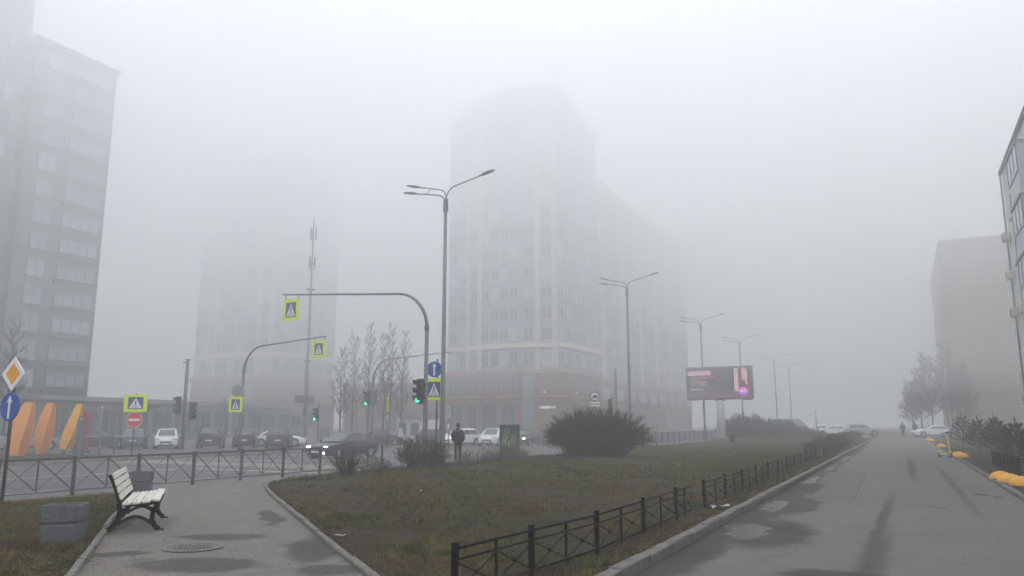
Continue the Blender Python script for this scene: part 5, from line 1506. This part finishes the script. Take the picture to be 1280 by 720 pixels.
obj('post', MB().tube([(0, 0.05, 0), (0, 0.05, 1.6)], 0.04, 8), 'mast', wb_)
yb_ = thing('warning_stand', 'small yellow and white striped warning stand near the kiosk', 'warning stand', (-40.0, 58.3, -0.35), radians(26))
obj('board', MB().plate([(-0.3, 0.9), (0.3, 0.9), (0.22, 1.75), (-0.22, 1.75)], -0.03, 0.03), 'yellow_paint', yb_)
obj('stripe', MB().plate([(-0.18, 0.9), (-0.04, 0.9), (-0.02, 1.6), (-0.12, 1.6)], -0.036, -0.031).plate([(0.05, 0.9), (0.18, 0.9), (0.12, 1.6), (0.03, 1.6)], -0.036, -0.031), 'sign_white', yb_)
obj('legs', MB().tube([(-0.2, 0, 0), (-0.2, 0, 1.0)], 0.025, 6).tube([(0.2, 0, 0), (0.2, 0, 1.0)], 0.025, 6), 'mast', yb_)
lb = thing('litter_bin', 'small dark litter bin on the far lawn right of the billboard post', 'bin', (-12.2, 64, 0.05))
obj('bucket', MB().lathe([(0.17, 0.08), (0.24, 0.62), (0.26, 0.63), (0.26, 0.68), (0.22, 0.68), (0.2, 0.3)], 14), 'iron', lb)
obj('stand', MB().box((-0.27, 0, 0.4), (0.04, 0.05, 0.8)).box((0.27, 0, 0.4), (0.04, 0.05, 0.8)), 'iron', lb)
def scrap(nm, lab, loc, w, d, h, rz, seed):
    r = random.Random(seed); m = MB()
    for i in range(4):
        for j in range(4): m.v.append(((i / 3 - .5) * w + r.uniform(-.1, .1) * w, (j / 3 - .5) * d + r.uniform(-.1, .1) * d, r.uniform(0.004, h)))
    for i in range(3):
        for j in range(3): a = i * 4 + j; m.f.append((a, a + 4, a + 5, a + 1))
    o = obj(nm, m, 'litter', loc=loc, rz=rz); tag(o, lab, 'litter'); return o
scrap('paper_scrap', 'flat white scrap of paper on the mud by the footpath edge', (-7.1, 8.95, 0.07), 0.16, 0.08, 0.03, 0.4, 1)
scrap('plastic_bag', 'crumpled pale bag on the verge by the gap in the iron fence', (-3.12, 14.9, 0.06), 0.3, 0.26, 0.1, 0.2, 2)
scrap('paper_scrap', 'pale scrap on the lawn at the foot of the big bush', (-12.7, 36.9, 0.06), 0.3, 0.2, 0.1, 0.2, 3)
scrap('paper_scrap', 'tiny white scrap in the middle of the brown lawn', (-9.9, 15.3, 0.09), 0.09, 0.06, 0.04, 1.2, 4)
scrap('paper_scrap', 'tiny white scrap on the far lawn left of the litter bin', (-15.3, 62, 0.09), 0.2, 0.15, 0.12, 1.0, 5)

# ------------------------------------------------------------------ vegetation
class Ribbons:
    """many thin tapering twigs collected as crossed triangles / three-sided tubes"""
    def __init__(s): s.m = MB()
    def twig(s, pts, r0, r1, n=3): s.m.tube(pts, [r0 + (r1 - r0) * i / (len(pts) - 1) for i in range(len(pts))], n, cap=False)
    def blade(s, a, b, w):
        d = (b - a)
        sd = d.cross(Vector((random.uniform(-1, 1), random.uniform(-1, 1), random.uniform(-1, 1))))
        if sd.length < 1e-6: return
        sd = sd.normalized() * w / 2
        s.m.add([a - sd, a + sd, b], [(0, 1, 2)])
def rv(s=1.0): return Vector((random.uniform(-s, s), random.uniform(-s, s), random.uniform(-s, s)))
def twig_bush(name, label, loc, R, H, n, mat='twig_dark', base=0.35, flat=0.75, sub=12, rr=0.011, group=None, squash=1.0, rz=0, tw=1.0, qlo=0.80):
    t = thing(name, label, 'bush', loc, rz, group)
    st = Ribbons(); tws = Ribbons()
    for i in range(n):
        a = random.uniform(0, 2 * pi); e = random.random()
        el = math.asin(min(1, random.random() ** 0.8 * 0.98 + 0.02))
        q = random.uniform(qlo, 1.02) if random.random() < 0.8 else random.uniform(0.5, 1.12)
        q *= 1 + 0.07 * sin(3 * a + 1.3) * cos(el) + 0.06 * sin(5 * a + 4 * el) + 0.05 * sin(9 * a + 2)
        tip = Vector((R * q * cos(a) * cos(el), R * squash * q * sin(a) * cos(el), H * (0.22 + 0.78 * (sin(el) * q)) * random.uniform(0.9, 1.05)))
        b0 = Vector((R * base * math.sqrt(e) * cos(a + random.uniform(-.7, .7)), R * squash * base * math.sqrt(e) * sin(a + random.uniform(-.7, .7)), -0.03))
        mid = b0.lerp(tip, 0.5) + Vector((0, 0, 0.14 * H)) + rv(0.08 * R)
        pts = [b0, b0.lerp(mid, 0.6) + rv(.02 * R), mid, mid.lerp(tip, 0.55) + rv(0.03 * R), tip]
        st.twig(pts, rr * random.uniform(0.7, 1.4), rr * 0.3)
        for k in range(sub):
            u = random.uniform(0.3, 1.0)
            seg = min(3, int(u * 4)); p = pts[seg].lerp(pts[seg + 1], u * 4 - seg)
            d = (pts[seg + 1] - pts[seg]).normalized() + rv(0.8) + Vector((0, 0, 0.25))
            ln = random.uniform(0.10, 0.24) * H * 0.9 * tw
            tws.blade(p, p + d.normalized() * ln, rr * random.uniform(0.7, 1.3))
    obj('stems', st.m, mat, t)
    obj('twigs', tws.m, mat, t)
    return t
twig_bush('bare_bush', 'big round bare bush in the middle of the lawn', (-13.4, 36.0, 0.03), 2.75, 2.35, 1500, base=0.5, sub=44, rr=0.010, squash=0.8, tw=0.75, qlo=0.74)
twig_bush('bare_bush', 'dark tangled bush at the foot of the nearest lamp', (-16.3, 25.2, -0.05), 1.12, 1.25, 300, base=0.6, sub=16, rr=0.009, squash=0.9)
twig_bush('bare_bush', 'small upright bush in front of the navy sedan', (-15.15, 19.3, 0.02), 0.50, 0.95, 130, base=0.35, sub=10, rr=0.006)
twig_bush('bare_bush', 'low scrubby bush between the small bush and the lamp bush', (-15.9, 21.6, 0.0), 0.75, 0.62, 120, base=0.7, sub=8, rr=0.006, mat='weed')
twig_bush('bare_bush', 'low scrub at the waiting man', (-16.2, 29.5, -0.05), 1.3, 0.7, 170, base=0.8, sub=8, rr=0.007, mat='weed')
twig_bush('bare_bush', 'low scrub in front of the graffiti cabinet', (-16.4, 32.8, -0.05), 1.1, 0.75, 150, base=0.8, sub=8, rr=0.007, mat='weed')
twig_bush('round_bush', 'dense dark bush behind the billboard post', (-15.0, 87.0, 0.03), 3.4, 2.6, 520, base=0.6, sub=22, rr=0.03)
twig_bush('round_bush', 'low dark bush in front of the van', (-11.6, 88.5, 0.03), 2.2, 1.7, 300, base=0.7, sub=14, rr=0.025)
twig_bush('round_bush', 'low dark bush by the van front', (-8.7, 86.8, 0.03), 1.8, 1.2, 240, base=0.7, sub=14, rr=0.022)
# clipped hedge along the far kerb
hd_ = thing('clipped_hedge', 'low clipped dark hedge along the far left kerb of the drive', 'hedge', (-4.6, 46, 0.05))
R1 = Ribbons(); R2 = Ribbons()
for i in range(1500):
    x = random.uniform(-0.6, 0.6); y = random.uniform(0, 52)
    a = Vector((x * 0.7, y, -0.02)); tip = Vector((x * 1.0 + random.uniform(-.2, .2), y + random.uniform(-.3, .3), random.uniform(0.5, 0.8) * (0.55 + 0.45 * min(1, y / 14)) * (1 + 0.15 * sin(y * 0.9))))
    R1.twig([a, a.lerp(tip, 0.5) + rv(0.06), tip], 0.016, 0.006)
    for k in range(5):
        p = a.lerp(tip, random.uniform(0.3, 1)); R2.blade(p, p + (rv(1) + Vector((0, 0, .5))).normalized() * random.uniform(0.12, 0.3), 0.02)
obj('stems', R1.m, 'twig_dark', hd_); obj('twigs', R2.m, 'twig_dark', hd_)

def bare_tree(name, label, loc, H, spread, seed, mat='twig', group=None, r0=0.09, up=0.75, n1=26, dense=1.0, cat='tree', w=0.02):
    random.seed(seed)
    t = thing(name, label, cat, loc, random.uniform(0, 6), group)
    pts = [Vector((0, 0, -0.1))]
    for k in range(1, 9):
        pts.append(Vector((random.uniform(-.05, .05) * k * 0.4 * spread / 2, random.uniform(-.05, .05) * k * 0.4 * spread / 2, H * k / 8)))
    obj('trunk', MB().tube(pts, [r0 * (1.25 if k == 0 else 1 - 0.93 * k / 8) for k in range(9)], 7), 'bark', t, True)
    L1 = Ribbons(); L2 = Ribbons()
    for i in range(n1):
        u = 0.2 + 0.78 * (i + random.random()) / n1
        f = u * 8; k = min(7, int(f)); p = pts[k].lerp(pts[k + 1], f - k)
        az = i * 2.4 + random.uniform(-.5, .5)
        ln = spread * (1.05 - u * 0.75) * random.uniform(0.7, 1.15)
        d = Vector((cos(az), sin(az), up * random.uniform(0.8, 1.4))).normalized()
        q = [p]
        for s in range(4):
            q.append(q[-1] + (d + Vector((0, 0, 0.12 * s)) + rv(0.16)).normalized() * ln / 4)
        rb = r0 * (1 - u * 0.8) * 0.38 + 0.006
        L1.twig(q, rb, 0.004, 4)
        for j in range(int(9 * dense)):
            v = random.uniform(0.2, 1) * 4; kk = min(3, int(v)); pp = q[kk].lerp(q[kk + 1], v - kk)
            dd = ((q[kk + 1] - q[kk]).normalized() * 0.7 + rv(0.75) + Vector((0, 0, 0.35))).normalized()
            l2 = ln * random.uniform(0.2, 0.42)
            e1 = pp + dd * l2 * 0.5 + rv(0.05); e2 = e1 + (dd + rv(0.35)).normalized() * l2 * 0.5
            L1.twig([pp, e1, e2], 0.009 + w * 0.2, 0.003, 3)
            for m_ in range(int(5 * dense)):
                s0 = pp.lerp(e1, random.random()) if random.random() < 0.5 else e1.lerp(e2, random.random())
                L2.blade(s0, s0 + (dd + rv(0.9)).normalized() * l2 * random.uniform(0.3, 0.7), w)
    obj('branches', L1.m, mat, t)
    obj('twigs', L2.m, mat, t)
    return t
GP = 'bare poplars across the boulevard'
for (x, y, H, sp_, lab, sd) in ((-50.0, 62.3, 9.5, 2.3, 'leftmost thin bare poplar right of the telecom mast', 41), (-52.7, 67.6, 11.5, 2.6, 'second bare poplar right of the telecom mast', 42),
                          (-48.7, 65.1, 12.2, 2.5, 'tallest bare poplar in the row, third from the telecom mast', 43), (-43.8, 60.9, 10.3, 2.2, 'bare poplar straight above the bare curved mast', 44),
                          (-47.9, 67.8, 12.5, 2.6, 'bare poplar just right of the bare curved mast', 45), (-45.1, 65.8, 11.2, 2.4, 'rightmost bare poplar near the tall curved mast', 46)):
    bare_tree('bare_poplar', lab, (x, y, -0.36), H, sp_, sd, 'twig_pale', GP, 0.10, 1.0 + 0.1 * (sd % 4), 34 + 3 * (sd % 5), 1.7, w=0.014)
GR = 'dark bare trees at the far right of the drive'
for (x, y, H, sp_, lab, sd) in ((1.6, 142, 8.0, 2.6, 'leftmost hazy tree beyond the white sedan', 51), (4.2, 134, 11.5, 3.6, 'taller hazy tree straight behind the white sedan', 52), (6.6, 130, 13.5, 4.0, 'tallest hazy tree against the blank end wall', 53), (3.0, 150, 10.5, 3.4, 'hazy tree farthest behind the white sedan', 54), (7.5, 120, 9, 3.2, 'hazy tree at the corner of the blank end wall', 55)):
    bare_tree('bare_tree', lab, (x, y, 0.03), H, sp_, sd, 'twig', GR, 0.14, 0.7, 50, 2.4, w=0.034)
bare_tree('sapling', 'thin sapling standing alone right of the van', (-7.3, 80, 0.05), 2.9, 0.5, 61, 'twig', None, 0.035, 1.2, 10, 0.7)
bare_tree('bare_tree', 'bare tree at the left border in front of the stone tower', (-61.4, 36.5, -0.3), 9.5, 2.6, 63, 'twig_dark', None, 0.13, 0.9, 30, 1.6, w=0.016)
fl_ = thing('flag_pole', 'thin dark pole in front of the blank end wall', 'pole', (5.35, 114.3, 0.03))
obj('pole', MB().tube([(0, 0, 0), (0, 0, 9)], [0.09, 0.06], 8), 'mast', fl_, True)
obj('cap', MB().lathe([(0.06, 9), (0.1, 9.03), (0.03, 9.12)], 8), 'mast', fl_)

def young_pine(label, loc, H, R, seed):
    random.seed(seed)
    t = thing('young_pine', label, 'pine tree', loc, 0, 'young pines on the right verge')
    obj('trunk', MB().tube([(0, 0, -0.05), (0.02, 0, H * 0.5), (0, 0.02, H)], [0.045, 0.03, 0.01], 7), 'bark', t, True)
    B = Ribbons(); Nn = Ribbons()
    tiers = 7
    for k in range(tiers):
        z = H * (0.12 + 0.8 * k / tiers)
        rr = R * (1 - 0.82 * k / tiers)
        nb_ = 9 if k < 5 else 6
        for i in range(nb_):
            a = 2 * pi * i / nb_ + k * 0.6 + random.uniform(-.3, .3)
            ln = rr * random.uniform(0.75, 1.15)
            d = Vector((cos(a), sin(a), 0.35)).normalized()
            p0 = Vector((0, 0, z)); p1 = p0 + d * ln * 0.55; p2 = p1 + (d + Vector((0, 0, 0.55))).normalized() * ln * 0.5
            B.twig([p0, p1, p2], 0.011, 0.005)
            for q in range(150):
                u = random.uniform(0.25, 1) * 2; s0 = p0.lerp(p1, u) if u < 1 else p1.lerp(p2, u - 1)
                Nn.blade(s0, s0 + (d * 0.6 + rv(0.8) + Vector((0, 0, 0.3))).normalized() * random.uniform(0.09, 0.17), 0.016)
    for q in range(60):
        s0 = Vector((0, 0, H * random.uniform(0.85, 1.02))); Nn.blade(s0, s0 + (rv(0.6) + Vector((0, 0, 1))).normalized() * 0.13, 0.014)
    obj('branches', B.m, 'bark', t); obj('needles', Nn.m, 'needle', t)
    return t
for (x, y, H, R, lab, sd) in ((3.9, 66, 2.3, 1.2, 'farthest young pine, right of the scooter', 71), (3.9, 52.5, 2.0, 1.0, 'young pine above the low black fence', 72), (4.3, 46.5, 1.9, 1.0, 'young pine just behind the fence corner', 73),
                          (4.2, 38.5, 1.75, 0.95, 'dark young pine near the right border', 74), (4.45, 35.0, 1.6, 0.85, 'young pine cut by the right border', 75), (5.2, 58, 2.2, 1.0, 'young pine against the end wall, behind the others', 76)):
    young_pine(lab, (x, y, 0.03), H, R, sd)

# ------------------------------------------------------------------ grass, weeds and leaves
def seg_dist(px, py, pl):
    d = np.full(px.shape, 1e9)
    for (x0, y0), (x1, y1) in zip(pl, pl[1:]):
        dx, dy = x1 - x0, y1 - y0
        t = np.clip(((px - x0) * dx + (py - y0) * dy) / (dx * dx + dy * dy), 0, 1)
        d = np.minimum(d, np.hypot(px - x0 - t * dx, py - y0 - t * dy))
    return d
poly = np.array(pathR + pathL[::-1])
def inside(px, py):
    c = np.zeros(px.shape, bool)
    n = len(poly); j = n - 1
    for i in range(n):
        xi, yi = poly[i]; xj, yj = poly[j]
        k = ((yi > py) != (yj > py)) & (px < (xj - xi) * (py - yi) / (yj - yi + 1e-12) + xi)
        c ^= k; j = i
    return c
def gz_np(x): return np.interp(x, [-19.14, -17.9, -15.0, 2.2, 2.3, 10], [-0.18, -0.13, 0.05, 0.05, 0.03, 0.03])
MUD = [(-7.0, 9.0, 1.1, 1.0), (-11.2, 13.6, 1.6, 0.8), (-9.0, 12.0, 0.9, 0.7), (-13.2, 24.5, 3.2, 1.0), (-9.0, 30.5, 3.5, 1.2), (-12.5, 33.0, 3.5, 1.6), (-13.8, 17.0, 0.9, 1.2), (-6.5, 21, 1.0, 1.5), (-5.2, 12.5, 0.6, 1.5)]
def blades(n, xr, yr, hmin, hmax, w, patch_seed, thr, keep=None):
    x = rng.uniform(*xr, n); y = rng.uniform(*yr, n)
    ok = ~inside(x, y)
    ok &= seg_dist(x, y, pathR) > 0.06
    ok &= seg_dist(x, y, pathL) > 0.06
    r = np.random.default_rng(patch_seed)
    f = np.zeros(n)
    for k in range(7):
        kx, ky = r.normal(0, 1.1 + 0.3 * k, 2); f += np.sin(kx * x + ky * y + r.uniform(0, 6)) / (1 + 0.25 * k)
    f = f / 3.0
    ok &= f > thr + rng.normal(0, 0.25, n)
    for (mx_, my_, ra, rb) in MUD:
        ok &= ((x - mx_) / ra) ** 2 + ((y - my_) / rb) ** 2 > 1 + rng.normal(0, 0.3, n)
    if keep is not None: ok &= keep(x, y)
    x, y, f = x[ok], y[ok], f[ok]
    m = len(x)
    h = rng.uniform(hmin, hmax, m) * (0.7 + 0.5 * np.clip(f, 0, 1)); a = rng.uniform(0, 2 * np.pi, m)
    ww = w * rng.uniform(0.6, 1.3, m)
    lean = rng.normal(0, 0.75, (m, 2)) * h[:, None]
    z = gz_np(x)
    v = np.empty((m, 3, 3))
    v[:, 0] = np.stack([x - np.cos(a) * ww, y - np.sin(a) * ww, z - 0.005], 1)
    v[:, 1] = np.stack([x + np.cos(a) * ww, y + np.sin(a) * ww, z - 0.005], 1)
    v[:, 2] = np.stack([x + lean[:, 0], y + lean[:, 1], z + h], 1)
    return v.reshape(-1, 3)
def tri_mesh(name, v, mat):
    me = bpy.data.meshes.new(name)
    n = len(v)
    me.vertices.add(n); me.vertices.foreach_set('co', v.astype(np.float32).ravel())
    me.loops.add(n); me.loops.foreach_set('vertex_index', np.arange(n, dtype=np.int32))
    me.polygons.add(n // 3); me.polygons.foreach_set('loop_start', np.arange(0, n, 3, dtype=np.int32))
    me.polygons.foreach_set('loop_total', np.full(n // 3, 3, dtype=np.int32))
    me.materials.append(MT[mat]); me.update(calc_edges=True)
    return me
def clumps(n, xr, yr, per, hmin, hmax, w, keep=None):
    x = rng.uniform(*xr, n); y = rng.uniform(*yr, n)
    ok = ~inside(x, y) & (seg_dist(x, y, pathR) > 0.1) & (seg_dist(x, y, pathL) > 0.1)
    f = np.sin(0.9 * x + 1.7) * np.sin(0.7 * y - 0.4) + 0.6 * np.sin(2.1 * x - 1.3 * y)
    ok &= f > rng.normal(-0.1, 0.45, n)
    for (mx_, my_, ra, rb) in MUD:
        ok &= ((x - mx_) / ra) ** 2 + ((y - my_) / rb) ** 2 > 1 + rng.normal(0, 0.3, n)
    if keep is not None: ok &= keep(x, y)
    x, y = x[ok], y[ok]
    sc = rng.uniform(0.6, 1.3, len(x))
    X = np.repeat(x, per); Y = np.repeat(y, per); SC = np.repeat(sc, per); m = len(X)
    rad = np.abs(rng.normal(0, 0.05, m)) * SC; a = rng.uniform(0, 2 * np.pi, m)
    bx_, by_ = X + rad * np.cos(a), Y + rad * np.sin(a)
    h = rng.uniform(hmin, hmax, m) * SC; lean = rng.uniform(0.3, 1.1, m) * h
    la = a + rng.normal(0, 0.7, m); ww = w * rng.uniform(0.6, 1.3, m); pa = la + np.pi / 2
    z = gz_np(bx_)
    v = np.empty((m, 3, 3))
    v[:, 0] = np.stack([bx_ - np.cos(pa) * ww, by_ - np.sin(pa) * ww, z - 0.005], 1)
    v[:, 1] = np.stack([bx_ + np.cos(pa) * ww, by_ + np.sin(pa) * ww, z - 0.005], 1)
    v[:, 2] = np.stack([bx_ + np.cos(la) * lean, by_ + np.sin(la) * lean, z + h], 1)
    return v.reshape(-1, 3)
lawn = np.concatenate([
    clumps(3200, (-17.4, -3.0), (5, 22), 26, 0.05, 0.13, 0.004),
    clumps(2600, (-17.4, -3.0), (22, 44), 22, 0.07, 0.16, 0.007),
    clumps(700, (-18.4, -8.5), (4.5, 14.4), 26, 0.05, 0.13, 0.004),
    blades(230000, (-17.6, -2.95), (4.5, 20), 0.02, 0.07, 0.0045, 5, 0.0),
    blades(160000, (-17.6, -2.95), (20, 45), 0.03, 0.10, 0.009, 5, -0.15),
    blades(60000, (-17.6, -3.0), (45, 92), 0.05, 0.1, 0.012, 6, -0.6),
    blades(60000, (-18.6, -8.0), (4.0, 14.6), 0.02, 0.075, 0.0045, 7, -0.3, lambda x, y: y < 14.6),
    blades(50000, (2.6, 8), (12, 60), 0.03, 0.08, 0.006, 8, -0.2),
])
o = obj('grass', tri_mesh('grass', lawn, 'grass'), None); o['kind'] = 'stuff'
# tufts standing along the kerbs and the fence
def edge_tufts(n, pl, side, spread, hmin, hmax, w):
    pts = np.array(sample(pl, 300)); k = rng.integers(0, 300, n)
    x = pts[k, 0] + side[0] * 0.07 + rng.normal(0, spread, n); y = pts[k, 1] + side[1] * 0.07 + rng.normal(0, spread, n)
    ok = np.sin(k * 0.35) + 0.7 * np.sin(k * 0.93 + 1) > rng.normal(0, 0.5, n); x, y = x[ok], y[ok]; n = len(x)
    h = rng.uniform(hmin, hmax, n); a = rng.uniform(0, 2 * np.pi, n); z = gz_np(x); ww = w
    v = np.empty((n, 3, 3)); lean = rng.normal(0, 0.7, (n, 2)) * h[:, None]
    v[:, 0] = np.stack([x - np.cos(a) * ww, y - np.sin(a) * ww, z], 1); v[:, 1] = np.stack([x + np.cos(a) * ww, y + np.sin(a) * ww, z], 1)
    v[:, 2] = np.stack([x + lean[:, 0], y + lean[:, 1], z + h], 1)
    return v.reshape(-1, 3)
tf = np.concatenate([
    edge_tufts(5000, pathR[:9], (0.75, 0.75), 0.04, 0.03, 0.11, 0.004), edge_tufts(5000, pathL[1:10], (-0.75, -0.75), 0.04, 0.03, 0.11, 0.004),
    blades(16000, (-3.55, -3.2), (5, 60), 0.05, 0.14, 0.004, 9, -0.1),
    blades(9000, (-10.6, -9.3), (6.2, 7.8), 0.05, 0.13, 0.004, 10, 0.0),
    blades(14000, (-17.8, -14.5), (17, 36), 0.08, 0.28, 0.005, 12, -0.1),
])
o = obj('weeds', tri_mesh('weeds', tf, 'weed'), None); o['kind'] = 'stuff'
def leaves(n, xr, yr, seed, size=(0.015, 0.035)):
    x = rng.uniform(*xr, n); y = rng.uniform(*yr, n)
    ok = ~inside(x, y)
    x, y = x[ok], y[ok]; m = len(x)
    s = rng.uniform(*size, m); a = rng.uniform(0, 2 * np.pi, m)
    z = gz_np(x) + rng.uniform(0.008, 0.03, m)
    c, sn = np.cos(a), np.sin(a)
    t1, t2, t3 = rng.normal(0, 0.3, m) * s, rng.normal(0, 0.3, m) * s, rng.normal(0, 0.3, m) * s
    A = np.stack([x - c * s, y - sn * s, z + t1], 1); B = np.stack([x + sn * s * .6, y - c * s * .6, z + t2], 1)
    C = np.stack([x + c * s, y + sn * s, z + t3], 1); D = np.stack([x - sn * s * .6, y + c * s * .6, z + t2], 1)
    return np.stack([A, B, C, A, C, D], 1).reshape(-1, 3)
def edge_leaves(n, pl, spread, zf):
    pts = np.array(sample(pl, 200))
    k = rng.integers(0, 200, n)
    off = rng.normal(0, spread, (n, 2))
    x, y = pts[k, 0] + off[:, 0], pts[k, 1] + off[:, 1]
    m = n; s = rng.uniform(0.012, 0.03, m); a = rng.uniform(0, 2 * np.pi, m)
    z = zf(x) + rng.uniform(0.004, 0.012, m)
    c, sn = np.cos(a), np.sin(a); t1 = rng.normal(0, 0.15, m) * s
    A = np.stack([x - c * s, y - sn * s, z + abs(t1)], 1); B = np.stack([x + sn * s * .6, y - c * s * .6, z], 1)
    C = np.stack([x + c * s, y + sn * s, z + t1 * .5], 1); D = np.stack([x - sn * s * .6, y + c * s * .6, z], 1)
    return np.stack([A, B, C, A, C, D], 1).reshape(-1, 3)
lv = np.concatenate([edge_leaves(420, pathR[:8], 0.16, lambda x: gz_np(x) + 0.03), edge_leaves(420, pathL[1:9], 0.16, lambda x: gz_np(x) + 0.03), edge_leaves(140, [(-6, 6), (-14, 13)], 1.0, lambda x: gz_np(x) + 0.014),
    edge_leaves(380, [(-2.55, 5), (-2.55, 40)], 0.09, lambda x: 0 * x + 0.012), edge_leaves(160, [(-0.5, 8), (-0.5, 40)], 1.3, lambda x: 0 * x + 0.012), edge_leaves(260, [(2.0, 14), (2.0, 50)], 0.12, lambda x: 0 * x + 0.012),leaves(2600, (-3.4, -2.86), (4, 40), 1), leaves(4200, (-17, -3.4), (5, 26), 2), leaves(2600, (-12.5, -7.5), (4.6, 9.2), 3), leaves(2500, (2.3, 3.4), (13, 50), 4, (0.02, 0.05))])
o = obj('fallen_leaves', tri_mesh('fallen_leaves', lv, 'leaf'), None); o['kind'] = 'stuff'

# ------------------------------------------------------------------ fog
hz = MB().box((0, 0, 28), (3000, 3000, 60))
mh_ = bpy.data.materials.new('haze'); mh_.use_nodes = True
n, l = mh_.node_tree.nodes, mh_.node_tree.links
n.clear()
out = n.new('ShaderNodeOutputMaterial'); pv = n.new('ShaderNodeVolumePrincipled')
pv.inputs['Color'].default_value = HAZE_COLOR
pv.inputs['Density'].default_value = HAZE_DENSITY
pv.inputs['Anisotropy'].default_value = 0.25
l.new(pv.outputs[0], out.inputs['Volume'])
o = obj('haze', mesh_of('haze', hz, mh_), None); o['kind'] = 'stuff'

# stratus bank that the towers rise into: level layers, thicker with height
def bank(nm, z0, z1, dens):
    m = bpy.data.materials.new(nm); m.use_nodes = True
    n, l = m.node_tree.nodes, m.node_tree.links
    n.clear()
    out = n.new('ShaderNodeOutputMaterial'); pv = n.new('ShaderNodeVolumePrincipled')
    pv.inputs['Color'].default_value = HAZE_COLOR
    pv.inputs['Density'].default_value = dens
    pv.inputs['Anisotropy'].default_value = 0.25
    l.new(pv.outputs[0], out.inputs['Volume'])
    o = obj(nm, mesh_of(nm, MB().box((0, 0, (z0 + z1) / 2), (2990, 2990, z1 - z0)), m), None); o['kind'] = 'stuff'
bank('low_cloud', 5.7, 57.2, 0.0065)
bank('low_cloud', 19.4, 56.9, 0.0120)
bank('low_cloud', 30.3, 56.6, 0.0180)
